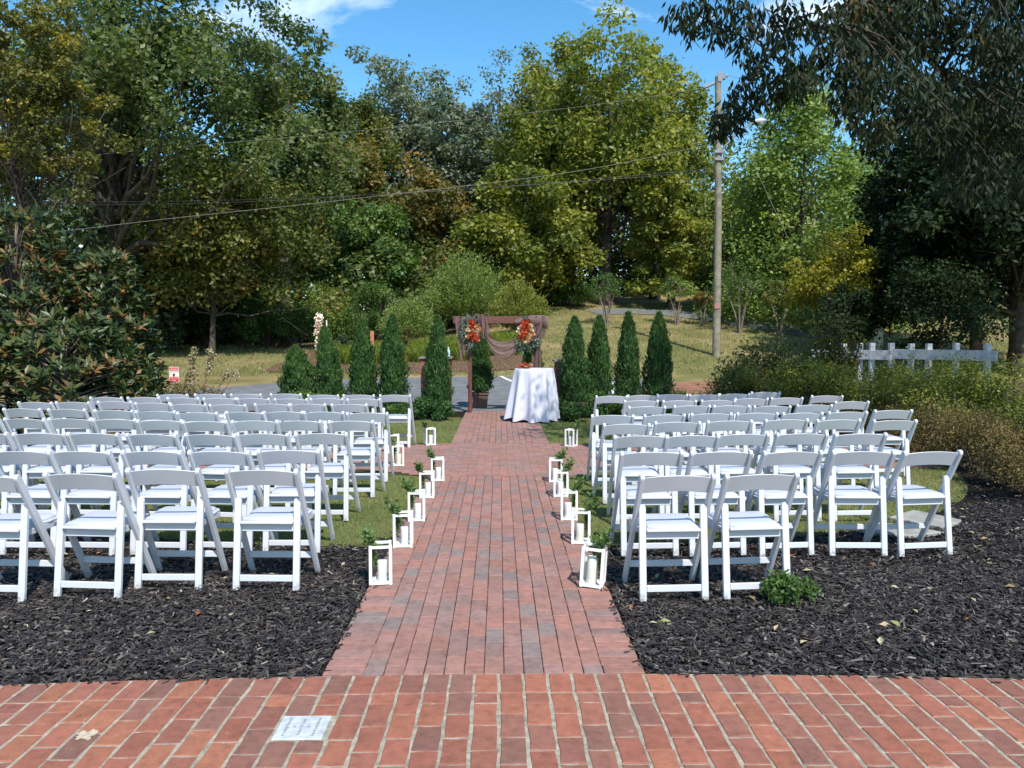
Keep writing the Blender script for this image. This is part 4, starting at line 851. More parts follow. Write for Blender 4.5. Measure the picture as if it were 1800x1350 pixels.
# table with floor length cloth
TY = 15.75; tx = (P(905, 600, TY).x + P(972, 600, TY).x) / 2; tz = P(938, 648, TY).z
tb = empty('cocktail_table', (tx, TY, .004), 0, 'tall round cocktail table under the white cloth', 'table')
q = Geo(); q.tube([(0, 0, tz - .04), (0, 0, tz - .039), (0, 0, tz - .012), (0, 0, tz - .0115)], [.01, .375, .375, .01], 32); link('tabletop', q.mesh('tabletop'), M['black'], tb)
q = Geo(); q.tube([(0, 0, .03), (0, 0, tz - .04)], [.035, .035], 12); link('pedestal', q.mesh('pedestal'), M['black'], tb)
q = Geo(); q.tube([(0, 0, .0), (0, 0, .02), (0, 0, .035)], [.28, .28, .05], 20); link('base', q.mesh('base'), M['black'], tb)
G_ = Geo(); nu = 160; V = [(0, 0, tz)]; rows = 18
rd = random.Random(4); ph = [rd.uniform(0, 6) for _ in range(4)]
for j in range(rows + 3):
    for i in range(nu):
        a = 2 * pi * i / nu; f = .5 + .5 * sin(a * 11 + ph[0] + .7 * sin(a * 2 + ph[1])); f = f ** 1.6
        if j == 0: r_, z = .2, tz
        elif j == 1: r_, z = .374, tz
        elif j == 2: r_, z = .385, tz - .012
        else:
            v = (j - 2) / rows; r_ = .385 + v * .05 + (v ** .7) * .13 * f + .018 * v * sin(a * 5 + ph[2]) ; r_ *= 1 + .10 * v * cos(a - 3.7); z = tz - .012 - v * (tz - .03) + .05 * v * v * (1 - f) + .03 * v * sin(a * 2 + 1)
            z = max(z, .026)
        V.append((r_ * cos(a), r_ * sin(a), z))
F = []
for j in range(rows + 2):
    for i in range(nu): F.append((1 + j * nu + i, 1 + j * nu + (i + 1) % nu, 1 + (j + 1) * nu + (i + 1) % nu, 1 + (j + 1) * nu + i))
me = bpy.data.meshes.new('tablecloth'); me.from_pydata(V, [], F + [(0, 1 + (i + 1) % nu, 1 + i) for i in range(nu)])
for p in me.polygons: p.use_smooth = True
tag(link('tablecloth', me, M['cloth'], None, (tx, TY, .006)), 'white floor length tablecloth hanging in folds over the cocktail table', 'tablecloth')
tf = empty('table_flowers', (P(922, 600, TY - .15).x, TY - .15, tz + .008), 0, 'small mound of blush and rust roses on the white tablecloth', 'flowers')
roses(tf, [(random.uniform(-.11, .11), random.uniform(-.05, .05), random.uniform(.02, .085), random.choice(['blush', 'coral', 'blush', 'peach'])) for _ in range(13)], .95)

# ------------------------------------------------------------------ folding chair
CG = 'white folding chairs set in rows facing the arch'
ch = empty('folding_chair', (0, 0, 0), 0, 'chair', 'chair', CG)
HP = .232
def bar(a, b, wx, wy, name, m, bev=.004, parent=ch, round_top=False):
    """square bar from a to b, wx across the chair, wy in the side plane"""
    a = Vector(a); b = Vector(b); d = (b - a); L_ = d.length; d.normalize(); X = Vector((1, 0, 0)); X = (X - d * X.dot(d)).normalized(); Yv = d.cross(X)
    q = Geo(); Mx = Matrix((X, Yv, d)).transposed().to_4x4(); Mx.translation = a
    if not round_top: q.box((-wx / 2, -wy / 2, 0), (wx / 2, wy / 2, L_), None, Mx)
    else:
        n = 6; prof = [(-wy / 2, 0), (wy / 2, 0)] + [(wy / 2 * cos(pi * k / n), L_ - wy / 2 + wy / 2 * sin(pi * k / n)) for k in range(n + 1)]
        if round_top == 'x': V = [(s * 1.0, y, z) for s in (-wy / 2, wy / 2) for y, z in prof]
        V = [(sx * wx / 2, y, z) for sx in (-1, 1) for y, z in prof]
        if round_top == 'x':
            prof = [(-wx / 2, 0), (wx / 2, 0)] + [(wx / 2 * cos(pi * k / n), L_ - wx / 2 + wx / 2 * sin(pi * k / n)) for k in range(n + 1)]; V = [(x, sy * wy / 2, z) for sy in (-1, 1) for x, z in prof]
        k = len(prof); bmx = bpy.data.meshes.new(name); V = [tuple(Mx @ Vector(v)) for v in V]
        bmx.from_pydata(V, [], [tuple(range(k)), tuple(range(2 * k - 1, k - 1, -1))] + [(i, i + k, (i + 1) % k + k, (i + 1) % k) for i in range(k)])
        return link(name, bevel_mesh(bmx, .003), m, parent)
    return link(name, bevel_mesh(q.mesh(name), bev), m, parent)
PT = Vector((0, -.055, .808)); PF = Vector((0, .405, 0))
def onpost(z): t = (PT.z - z) / PT.z; return PT.y + (PF.y - PT.y) * t
for s in (-1, 1):
    bar((s * (HP + .0), PF.y, PF.z), (s * (HP - .008), PT.y, PT.z), .027, .046, 'post', M['chair'], round_top='y')
    bar((s * (HP - .034), 0, 0), (s * (HP - .036), onpost(.575) - .012, .60), .043, .026, 'leg', M['chair'], round_top='x')
# backrest: curved in plan and arched along its top and bottom edges
G_ = Geo(); nu = 14; V = []
for side in (0, 1):
    for v in range(5):
        for u in range(nu + 1):
            t = u / nu * 2 - 1; x = t * (HP - .012); arc = .022 * (1 - t * t); zz = .678 + arc * .9 + (.108) * v / 4 + (.0 if v else 0)
            lean_y = onpost(zz) + .004; y = lean_y - .022 * (1 - t * t) + (.007 if side else -.007); V.append((x, y, zz))
K_ = (nu + 1) * 5; F = []
for v in range(4):
    for u in range(nu):
        a = v * (nu + 1) + u; F.append((a, a + 1, a + nu + 2, a + nu + 1)); F.append((K_ + a, K_ + a + nu + 1, K_ + a + nu + 2, K_ + a + 1))
for u in range(nu):
    F.append((u, K_ + u, K_ + u + 1, u + 1)); a = 4 * (nu + 1) + u; F.append((a, a + 1, K_ + a + 1, K_ + a))
for v in range(4):
    a = v * (nu + 1); F.append((a, a + nu + 1, K_ + a + nu + 1, K_ + a)); a += nu; F.append((a, K_ + a, K_ + a + nu + 1, a + nu + 1))
me = bpy.data.meshes.new('backrest'); me.from_pydata(V, [], F); link('backrest', bevel_mesh(me, .003), M['chair'], ch)
# seat frame (side rails, rear and front rail), cushion
SZ = .435
q = Geo(); q.box((-HP + .060, .056, SZ - .058), (HP - .060, .072, SZ - .003)); link('seat_apron', bevel_mesh(q.mesh('seat_apron'), .003), M['chair'], ch)
V = []
for z in (SZ - .002, SZ + .014):
    for x, y in ((-.172, .018), (.172, .018), (.172, .12), (.205, .30), (.20, .40), (.185, .425), (-.185, .425), (-.20, .40), (-.205, .30), (-.172, .12)): V.append((x, y, z))
n = 10; me = bpy.data.meshes.new('seat'); me.from_pydata(V, [], [tuple(range(n - 1, -1, -1)), tuple(range(n, 2 * n))] + [(i, (i + 1) % n, (i + 1) % n + n, i + n) for i in range(n)]); link('seat', bevel_mesh(me, .003), M['chair'], ch)
for s in (-1, 1):
    bar((s * .18, .05, SZ - .022), (s * .195, .40, SZ - .022), .018, .036, 'seat_rail', M['chair'], .002)
V = []; rr = [(1.0, SZ + .0142), (1.0, SZ + .024), (.93, SZ + .034), (.7, SZ + .039)]
ol = [(-.160, .034), (.160, .034), (.163, .12), (.190, .29), (.185, .385), (.17, .405), (-.17, .405), (-.185, .385), (-.190, .29), (-.163, .12)]
for k, z in rr:
    for x, y in ol: V.append((x * k, .22 + (y - .22) * k, z))
F = [(j * 10 + i, j * 10 + (i + 1) % 10, j * 10 + 10 + (i + 1) % 10, j * 10 + 10 + i) for j in range(3) for i in range(10)] + [tuple(range(30, 40))]
me = bpy.data.meshes.new('cushion'); me.from_pydata(V, [], F)
for p in me.polygons: p.use_smooth = True
link('cushion', me, M['cushion'], ch)
q = Geo(); q.box((-HP + .058, -.002, .058), (HP - .058, .016, .100)); link('stretcher', bevel_mesh(q.mesh('stretcher'), .003), M['chair'], ch)
yy = onpost(.15); q = Geo(); q.box((-HP + .014, yy - .01, .130), (HP - .014, yy + .01, .172)); link('stretcher', bevel_mesh(q.mesh('stretcher'), .003), M['chair'], ch)
bpy.context.view_layer.update()
CT = treeof(ch)
LEFT = [[(-35, 838), (138, 834.6), (284, 827), (459, 828)],
 [(34, 795), (139.5, 795), (266, 795), (384, 795), (506, 793)],
 [(-32, 762), (68, 763), (162, 763), (265, 764.5), (367.6, 765), (460.6, 764), (565, 763)],
 [(-38, 738), (42, 737), (121, 737), (201, 738), (280, 740), (361, 741.6), (447, 741), (526, 741), (618, 741)],
 [(37, 719.4), (116.5, 720), (199, 722), (273, 723.5), (346, 726), (429.7, 725.3), (499, 724.5), (569, 725), (645.6, 726.7)],
 [(60, 708), (127, 707.6), (201, 706.5), (268, 709), (331, 711.3), (400, 712), (478, 711), (541, 711), (614, 711.5)],
 [(186, 699), (252, 699), (321, 700), (386, 700.7), (445, 701), (510.5, 701.8), (574.4, 701), (640, 702)],
 [(303, 694), (368, 693.5), (432, 693.5), (502, 693), (567, 695), (630, 695), (694, 695)]]
RIGHT = [[(1192, 838), (1341, 835.5)],
 [(1147, 796), (1269, 795.5), (1393, 795.5), (1519, 795.5), (1641, 795.5)],
 [(1127.6, 767.5), (1218, 766.7), (1307.6, 764.5), (1410, 763.5), (1514, 763.5)],
 [(1101, 746.7), (1191, 743), (1285, 741), (1384, 738.7), (1475.6, 738.7), (1574, 740)],
 [(1076.7, 731), (1169, 730), (1252, 728), (1331.7, 727), (1412, 726.7), (1491, 725), (1571, 722)],
 [(1137.8, 715.5), (1217, 714), (1286, 714), (1358, 714.7), (1432, 712.4), (1498, 706.7)],
 [(1127, 705), (1195, 705), (1263, 704.4), (1322, 701.3), (1384, 700), (1454, 696.4)],
 [(1075, 697), (1130, 695.5), (1181.5, 694), (1239, 694), (1292, 693), (1346, 690)]]
ORD = ['first', 'second', 'third', 'fourth', 'fifth', 'sixth', 'seventh', 'eighth', 'ninth', 'tenth']
rc = random.Random(3); used = False
for side, block in (('left', LEFT), ('right', RIGHT)):
    for r, row in enumerate(block):
        seats = sorted(row, key=lambda t: abs(t[0] - 880))
        for k, (px, py) in enumerate(seats):
            p = G(px, py, .808); rz = rc.gauss(0, .035)
            if side == 'left': rz += -.03 - .00004 * (880 - px)
            else: rz += .03 + .00004 * (px - 880)
            if side == 'right' and r == 1 and k == 4: rz = .12
            lab = f'white folding chair, {side} block, {"row nearest the patio" if r == 0 else ORD[r] + " row from the patio"}, {ORD[k]} from the aisle'
            loc = Vector((p.x - .055 * sin(rz), p.y + .055 * cos(rz), .012))
            if not used: ch.location = loc; ch.rotation_euler = (0, 0, rz); ch['label'] = lab; used = True
            else:
                o_ = copy_thing(CT, loc, rz, lab); o_.rotation_euler = (rc.gauss(0, .004), rc.gauss(0, .005), rz)

# ------------------------------------------------------------------ candle lanterns
LW, LH, LT = .066, .264, .0098
lan = empty('candle_lantern', (0, 0, 0), 0, 'lantern', 'lantern', 'white candle lanterns along the aisle')
q = Geo()
for sx in (-1, 1):
    for sy in (-1, 1): q.box((sx * LW - LT, sy * LW - LT, 0), (sx * LW + LT, sy * LW + LT, LH))
for z in (.003, LH - .019):
    for s in (-1, 1):
        q.box((-LW + LT, s * LW - LT * .8, z), (LW - LT, s * LW + LT * .8, z + .016)); q.box((s * LW - LT * .8, -LW + LT, z), (s * LW + LT * .8, LW - LT, z + .016))
link('frame', q.mesh('frame'), M['paint'], lan)
q = Geo(); q.box((-LW + .006, -LW + .006, .0045), (LW - .006, LW - .006, .011)); link('floor_board', q.mesh('floor_board'), M['paint'], lan)
for k in range(4):
    q = Geo(); q.box((-LW + LT, -.001, .019), (LW - LT, .001, LH - .019)); a = k * pi / 2; link('pane', q.mesh('pane'), M['glass'], lan, (LW * sin(a), -LW * cos(a), 0), (0, 0, a))
cd = empty('pillar_candle', (0, 0, 0), 0, 'candle', 'candle', 'pillar candles inside the lanterns')
q = Geo(); q.tube([(0, 0, 0), (0, 0, .004), (0, 0, .128), (0, 0, .137), (0, 0, .140), (0, 0, .1395)], [.030, .033, .033, .030, .018, .001], 20); link('wax', q.mesh('wax', True), M['wax'], cd)
q = Geo(); q.tube([(0, 0, .138), (.001, 0, .148)], [.0012, .0008], 5); link('wick', q.mesh('wick'), M['wick'], cd)
bpy.context.view_layer.update()
LTR, CTR = treeof(lan), treeof(cd)
def sprig_meshes(seed, lx, ly, hang):
    g = np.random.default_rng(seed); G_ = Geo(); Pn = []; D = []
    for k in range(9):
        a = atan2(ly, lx) + g.normal(0, 1.2); e = np.array([lx * 1.4 + cos(a) * .06, ly * 1.4 + sin(a) * .06, LH + g.uniform(.03, .12)]); b = np.array([lx, ly, .03 + .02 * k]); m1 = np.array([lx * 1.15, ly * 1.15, LH * .75]); G_.tube([b, m1, e], [.002, .0017, .001], 4)
        for t in np.linspace(.18, 1, 15):
            pt = (1 - t) ** 2 * b + 2 * t * (1 - t) * m1 + t * t * e
            for s in (-1, 1): Pn.append(pt); D.append([g.normal(0, .8), g.normal(0, .8), g.uniform(.1, .9)])
    Pn = np.array(Pn); D = np.array(D); inside = Pn[:, 2] < LH
    Nn = nrm(g.normal(size=(len(Pn), 3)) + np.array([0, -.4, .5])); k = len(Pn); sz = g.uniform(.032, .060, k) * np.where(inside, .7, 1)
    V, F, A = leaves_geo(Pn, D, Nn, sz, sz * .42, np.clip(.5 + g.normal(0, .22, k), 0, 1), .05)
    ins = np.repeat(inside, 4); V[ins, 0] = np.clip(V[ins, 0], -LW + .004, LW - .004); V[ins, 1] = np.clip(V[ins, 1], -LW + .004, LW - .004)
    return G_.mesh('stem', True), mesh_np('leaves', V, F, A)
SP = []
for s in range(4): SP.append(sprig_meshes(300 + s, -.04, -.01, 0))
for s in range(4): SP.append(sprig_meshes(310 + s, .042, .0, 0))
LS = [('left of the aisle, nearest the patio', 666, 1029, .16, 0), ('left of the aisle, second from the patio', 707, 963, .06, 1), ('left of the aisle, third from the patio', 731, 917, .07, 2), ('left of the aisle, fourth from the patio', 749.5, 876, .06, 3),
 ('left of the aisle, fifth from the patio', 768, 846, .12, 0), ('left side of the cross walk, nearest the chairs', 698, 819.5, .18, 1), ('left lawn behind the cross walk, half hidden by chairs', 691, 797, .05, 2), ('on the far left lawn corner by the cross walk', 755, 783, .30, 3),
 ('right of the aisle, nearest the patio, leaning', 1044, 1035, -.28, 4), ('right of the aisle, second from the patio', 1023, 957, -.12, 5), ('right of the aisle, third from the patio', 1001.5, 915, -.06, 6), ('right of the aisle, fourth from the patio', 987.5, 874, -.12, 7),
 ('right of the aisle, fifth from the patio', 978, 848, -.1, 4), ('on the far right lawn corner by the cross walk', 1005, 785.5, -.5, 5), ('right side of the cross walk, behind the aisle chair', 1061, 808, -.1, 6)]
for i, (where, px, py, rz, sp) in enumerate(LS):
    p = G(px, py, .02); z = .0205 if on_walk(p.x, p.y) else .018
    loc = Vector((p.x, p.y + LW + LT, z)); tilt = radians(-4) if i == 8 else 0
    if i == 0: root = lan; lan.location = loc; lan.rotation_euler = (0, 0, rz); lan['label'] = 'white framed glass lantern ' + where
    else: root = copy_thing(LTR, loc, rz, 'white framed glass lantern ' + where)
    if tilt: root.rotation_euler = (0, radians(3.5), rz); root.location.z += .004
    off = (-.008 if sp >= 4 else .012); cl = loc + Vector((off * cos(rz), off * sin(rz), .0115))
    lab = ('ivory' if i in (8, 9, 10 - 1, 5) else 'white') + ' pillar candle in the lantern ' + where
    if i == 0: c = cd; cd.location = cl; cd['label'] = lab
    else: c = copy_thing(CTR, cl, 0, lab)
    if i in (8, 9, 5):
        for k_ in kids(c):
            if k_.name.startswith('wax'): me = k_.data.copy(); me.materials.clear(); me.materials.append(M['wax_ivory']); k_.data = me
    if i == 8:
        c.scale = (1.12, 1.12, 1.3); c.rotation_euler = (0, radians(3.5), 0); c.location.z += .004
    sg = empty('greenery_sprig', loc, rz, 'green sprig in the lantern ' + where, 'greenery', 'green sprigs in the lanterns')
    link('stem', SP[sp][0], M['bark'], sg); link('leaves', SP[sp][1], LM['sprig'], sg)

# ------------------------------------------------------------------ right side planting, fence, stones
q_ = T(1395, 1062); shrub('small_shrub', 'small bright green shrub growing in the mulch before the right chairs', 1395, q_.y, 1008, 108, 'green', 26, 46, .036, 170, rcl=.30, aspect=.5)
AZ = [(1330, 14.6, 628, 130, 'oak_olive'), (1405, 13.8, 626, 120, 'azalea'), (1470, 13.0, 635, 130, 'azalea'), (1545, 12.4, 640, 140, 'azalea'), (1620, 11.8, 642, 150, 'azalea'), (1700, 11.4, 635, 160, 'azalea'), (1790, 11.0, 628, 170, 'azalea'), (1560, 15.5, 628, 150, 'azalea'), (1680, 14.8, 624, 170, 'azalea'), (1860, 9.8, 670, 170, 'azalea'), (1400, 16.8, 620, 140, 'azalea'), (1300, 16.8, 643, 110, 'green')]
for i, (px, Y, tp, w, m_) in enumerate(AZ):
    where = ['left end of the azalea hedge below the autumn shrub', 'before the left end of the white fence', 'behind the far right chairs', 'before the white fence, left of its middle', 'before the middle of the white fence', 'before the right end of the white fence', 'at the right edge before the fence end', 'second row, against the fence', 'second row, against the right half of the fence', 'nearest of all at the right edge', 'far back at the left end of the fence', 'dark green one right of the arborvitae row'][i]
    shrub('azalea_bush', 'yellow green azalea ' + where if m_ == 'azalea' else 'dim azalea ' + where, px, Y, tp, w * 1.15, m_, 34, 190, .045, 180 + i, 'bush', 'azaleas before the white fence', rcl=.34, depth=.7)
BS = [(1570, 11.6, 712, 130, 'behind the far right corner chair'), (1650, 10.4, 712, 140, 'right of the far right corner chair'), (1725, 9.6, 716, 150, 'in the middle of the bronze row'), (1790, 8.6, 735, 160, 'at the right edge, nearest but one'), (1850, 7.9, 770, 170, 'nearest the patio at the right edge'), (1500, 12.6, 700, 110, 'farthest, behind the right block')]
for i, (px, Y, tp, w, where) in enumerate(BS):
    shrub('bronze_shrub', 'bronze brown low shrub ' + where, px, Y, tp, w * 1.2, 'brownshrub', 34, 210, .03, 195 + i, 'bush', 'bronze low shrubs edging the right mulch', rcl=.36, depth=.7)
# autumn shrub with big leaves
def bigleaf(label, px, Y, top, w, m_, seed, n=110, leaf=.10):
    g = np.random.default_rng(seed); x = P(px, 600, Y).x; H = P(px, top, Y).z - gz(x, Y); R = w / F_PX * Y / 2; r = empty('autumn_shrub', (x, Y, gz(x, Y)), 0, label, 'shrub'); G_ = Geo(); Pn = []; D = []
    for i in range(n):
        a = g.uniform(0, 2 * pi); q = g.random() ** .5; e = np.array([cos(a) * R * q, sin(a) * R * q * .7, H * (1 - .45 * q * q) * g.uniform(.55, 1.02)]); G_.tube([(e[0] * .15, e[1] * .15, 0), e * np.array([.6, .6, .6]), e], [.012, .008, .003], 4)
        for t in np.linspace(.3, 1, 13):
            p = e * np.array([.15 + .85 * t, .15 + .85 * t, t]); 
            for _ in range(3): Pn.append(p + g.normal(0, .05, 3)); D.append(g.normal(0, 1, 3) + np.array([0, 0, .2]))
    Pn = np.array(Pn); D = np.array(D); k = len(Pn); Nn = nrm(g.normal(size=(k, 3)) * .6 + np.array([0, -.3, .9])); D = nrm(D - Nn * (D * Nn).sum(1, keepdims=True)); V, F, A = leaves_geo(Pn, D, Nn, leaf * g.uniform(.6, 1.3, k), leaf * .45, np.clip(.5 + g.normal(0, .2, k), 0, 1), .06)
    V[:, 2] = np.maximum(V[:, 2], .02); link('foliage', mesh_np('foliage', V, F, A), LM[m_], r); link('stem', G_.mesh('stem', True), M['bark'], r)
bigleaf('large shrub with bronze and yellow leaves left of the fence', 1360, 15.2, 572, 215, 'yellow', 210, 190)
bigleaf('taller autumn shrub with yellow leaves over the fence left end', 1465, 14.8, 520, 120, 'yellow', 211, 100)
bigleaf('thin leafy shrub poking through the fence middle', 1600, 17.0, 600, 70, 'green', 212, 30, .07)
bigleaf('dim leafy shrub near the ground between arborvitae row and autumn shrub', 1285, 16.0, 640, 110, 'green', 213, 60, .07)
# fence
fx = [(1456, 603), (1484, 603), (1512, 603), (1533, 603), (1567, 603), (1602, 604), (1633, 604), (1681, 603), (1736, 604)]
fn = empty('rail_fence', (P(1600, 600, 20.5).x, 20.5, gz(12, 20.5)), 0, 'weathered, shade-greyed white fence of square posts and one broad rail at right', 'fence')
def fy(px): return 23.2 - (px - 1440) * .0135
prev = None
for px, py in fx:
    Y = fy(px); t_p = P(px, py, Y) - fn.location; q = Geo(); w_ = .065; zb = gz(0, Y) - fn.location.z - .02; q.box((t_p.x - w_, t_p.y - w_, zb), (t_p.x + w_, t_p.y + w_, t_p.z)); link('post', bevel_mesh(q.mesh('post'), .006), M['fence'], fn)
for a_, b_x in ((1425, 1567), (1567, 1750)):
    pa = P(a_, 622, fy(a_)) - fn.location; pb_ = P(b_x - 1, 625, fy(b_x)) - fn.location; d = (pb_ - pa); L_ = d.length; Mx = Matrix.Rotation(atan2(d.y, d.x), 4, 'Z'); Mx.translation = pa + Vector((0, -.09, 0)); q = Geo(); q.box((0, -.02, -.13), (L_, .02, .13), None, Mx); link('rail', bevel_mesh(q.mesh('rail'), .004), M['fence'], fn)
# utility cabinet and guy guards
ub = T(1531, 612); c0 = P(1537, 612, 31); cab = empty('utility_box', (c0.x, 31, gz(c0.x, 31)), .3, 'pale green utility cabinet behind the white fence', 'utility box')
q = Geo(); hh = P(1537, 576, 31).z - gz(c0.x, 31); q.box((-.24, -.2, 0), (.24, .2, hh)); link('cabinet', bevel_mesh(q.mesh('cabinet'), .02), simple('pale_green_enamel', (.42, .50, .44), .5, .08), cab)
q = Geo(); q.box((-.25, -.22, hh), (.25, .22, hh + .04)); link('lid', bevel_mesh(q.mesh('lid'), .01), simple('pale_green_lid', (.46, .54, .48), .5, .08), cab)
# flagstones
def flag(label, pts, z, t=.035):
    n = len(pts); V = [(x, y, z) for x, y in pts] + [(x, y, z - t) for x, y in pts]; me = bpy.data.meshes.new('flagstone'); me.from_pydata(V, [], [tuple(range(n)), tuple(range(2 * n - 1, n - 1, -1))] + [(i, i + n, (i + 1) % n + n, (i + 1) % n) for i in range(n)])
    tag(link('flagstone', bevel_mesh(me, .006), M['flag']), label, 'stepping stone', 'grey stepping stones in the right mulch')
flag('grey stepping stone behind the last two right chairs, the farther one', [tuple(G(x, y))[:2] for x, y in ((1562, 915), (1605, 902), (1690, 920), (1680, 926), (1655, 932), (1600, 922))][::-1], .034)
flag('grey stepping stone behind the last two right chairs, the nearer one', [tuple(G(x, y))[:2] for x, y in ((1503, 935), (1545, 925), (1600, 930), (1655, 942), (1600, 948), (1550, 944))][::-1], .036)

# ------------------------------------------------------------------ utility pole, street light, wires
pb0 = T(1259, 625); PY = pb0.y
pole = empty('utility_pole', pb0, 0, 'tall weathered grey wooden utility pole on the hill lawn', 'utility pole')
def rel(px, py, Y=None): return P(px, py, PY if Y is None else Y) - pb0
tp_ = rel(1262, 135); q = Geo(); q.tube([(0, 0, -.2), (0, 0, tp_.z * .5), (tp_.x, 0, tp_.z)], [.155, .135, .112], 14); q.tube([(tp_.x, 0, tp_.z), (tp_.x, 0, tp_.z + .01)], [.115, .001], 14); link('shaft', q.mesh('shaft', True), M['pole'], pole)
q = Geo(); a_ = rel(1265, 265); b2 = rel(1300, 232); c2 = rel(1322, 216); q.tube([tuple(a_), tuple(b2), tuple(c2), tuple(rel(1330, 213))], [.035, .032, .032, .04], 8); link('lamp_arm', q.mesh('lamp_arm', True), M['metal'], pole)
q = Geo(); c3 = rel(1322, 214); e3 = rel(1348, 211); d3 = e3 - c3; ts = np.linspace(0, 1, 8); q.tube([tuple(c3 + d3 * t) for t in ts], [.04, .06, .085, .105, .11, .095, .06, .01], 10); lh = link('lamp_head', q.mesh('lamp_head', True), simple('lamp_housing', (.5, .5, .5), .4, .1), pole)
q = Geo(); mid = c3 + d3 * .6 + Vector((0, 0, -.06)); q.tube([tuple(mid + Vector((0, 0, .0))), tuple(mid + Vector((0, 0, -.10))), tuple(mid + Vector((0, 0, -.15)))], [.09, .08, .02], 10); link('lens', q.mesh('lens', True), simple('lamp_lens', (.35, .34, .28), .3, .1), lh)
for z1, nm in ((268, 'bracket'), (281, 'bracket')):
    p = rel(1262, z1); q = Geo(); q.box((p.x - .17, -.19, p.z - .05), (p.x + .19, -.12, p.z + .05)); link(nm, q.mesh(nm), M['metal'], pole)
def insul(a, b, n=4):
    q = Geo(); a, b = Vector(a), Vector(b); pts = []; rr = []
    for i in range(n * 2 + 1): pts.append(tuple(a.lerp(b, i / (n * 2)))); rr.append(.085 if i % 2 else .03)
    q.tube(pts, rr, 8); link('insulator', q.mesh('insulator', True), simple('porcelain', (.25, .24, .23), .3, .1), pole)
insul(rel(1236, 155), rel(1256, 146)); insul(rel(1270, 140), rel(1279, 131), 2)
q = Geo(); p = rel(1266, 133); q.box((p.x - .12, -.14, p.z - .25), (p.x + .05, -.10, p.z + .1)); link('pole_top_bracket', q.mesh('pole_top_bracket'), M['metal'], pole)
q = Geo(); p = rel(1259, 538); q.box((p.x - .11, -.175, p.z - .10), (p.x + .11, -.165, p.z + .10)); link('warning_plate', q.mesh('warning_plate'), simple('red_plate', (.34, .16, .15), .5, .3, 25), pole)
def wire(label, pts, r=.006, m='wire', cat='power line', group='overhead wires', sag=True, name='overhead_wire'):
    """catenary-like line through measured points (px, py, Y)"""
    W_ = [np.array(P(*p)) for p in pts]; out = []
    for i in range(len(W_) - 1):
        p0 = W_[max(i - 1, 0)]; p1 = W_[i]; p2 = W_[i + 1]; p3 = W_[min(i + 2, len(W_) - 1)]
        for t in np.linspace(0, 1, 9)[:-1]: out.append(.5 * ((2 * p1) + (-p0 + p2) * t + (2 * p0 - 5 * p1 + 4 * p2 - p3) * t * t + (-p0 + 3 * p1 - 3 * p2 + p3) * t ** 3))
    out.append(W_[-1]); q = Geo(); q.tube(out, [r] * len(out), 5); tag(link(name, q.mesh(name, True), M[m]), label, cat, group)
wire('highest overhead wire running left from the pole top', [(1236, 155, PY), (1000, 190, 30.5), (600, 233, 29.5), (250, 264, 28.5), (0, 290, 27.5), (-300, 318, 26.5)])
wire('thick middle overhead wire sagging left from the pole', [(1258, 252, PY), (1000, 303, 30.3), (600, 352, 28.8), (300, 384, 27.6), (0, 420, 26.4), (-300, 455, 25.2)], .0075)
wire('lowest thin overhead wire left of the pole', [(1258, 300, PY), (1040, 318, 30.6), (700, 340, 29.6), (400, 356, 28.6), (0, 362, 27.6), (-300, 366, 26.6)], .009, 'black')
wire('thin dark service wire just above the lowest left one', [(1258, 296, PY), (800, 334, 29.8), (400, 352, 28.7), (0, 356, 27.5), (-300, 360, 26.5)], .007, 'black')
wire('looping jumper wire right of the pole top', [(1279, 132, PY), (1300, 138, 31), (1340, 150, 31), (1420, 170, 31)], .010)
wire('pale guy wire slanting down right of the street light', [(1306, 240, PY), (1330, 300, 31), (1360, 365, 31), (1386, 420, 31)], .010, 'wire')
wire('thin service wire running right from the pole', [(1264, 246, PY), (1350, 258, 30.5), (1500, 276, 29), (1700, 290, 27)], .009, 'black')
def guard(label, a, b, Y):
    A = P(*a, Y); B = P(*b, Y); q = Geo(); q.tube([tuple(A), tuple(B)], [.03, .03], 7); tag(link('guy_guard', q.mesh('guy_guard'), simple('yellow_guard', (.62, .62, .18), .5, .1)), label, 'cable guard', 'yellow guy wire guards')
guard('yellow guard leaning across the green utility cabinet', (1521, 606), (1546, 573), 30.4); guard('short yellow guard above the small round holly', (1522, 551), (1535, 531), 33)

# ------------------------------------------------------------------ sign, flower stand, rust post
sg = empty('warning_sign', (P(306, 660, 15.4).x, 15.4, 0), 0, 'red and white rectangular warning sign beside the magnolia', 'sign')
def srel(px, py): return P(px, py, 15.4) - sg.location
a_, b2 = srel(297, 645), srel(315, 672); zt, zb = a_.z, b2.z; hw_ = (b2.x - a_.x) / 2; H_ = zt - zb
q = Geo(); q.box((-hw_, -.003, zb), (hw_, .003, zt)); link('panel', bevel_mesh(q.mesh('panel'), .0015), M['paint'], sg)
red = simple('sign_red', (.62, .04, .045), .45, .05); blk = M['black']
for z0, z1 in ((.76, .97), (.03, .36)):
    q = Geo(); q.box((-hw_ * .93, -.0046, zb + H_ * z0), (hw_ * .93, -.0034, zb + H_ * z1)); link('colour_band', q.mesh('colour_band'), red, sg)
q = Geo(); q.tube([(0, -.0045, zb + H_ * .42), (0, -.0045, zb + H_ * .52), (0, -.0045, zb + H_ * .58)], [.014, .024, .008], 8); link('pictogram', q.mesh('pictogram'), blk, sg)
for s, z, sz, mm in (('WARNING', .81, .040, M['paint']), ('PRIVATE PARKING', .655, .021, blk), ('TOW AWAY', .24, .035, M['paint']), ('ZONE', .09, .035, M['paint'])):
    text_mesh(s, sz, mm, sg, (0, -.0052, zb + H_ * z), (pi / 2, 0, 0))
q = Geo(); q.box((-.02, .005, 0), (.02, .03, zt - .02)); link('post', q.mesh('post'), M['metal'], sg)
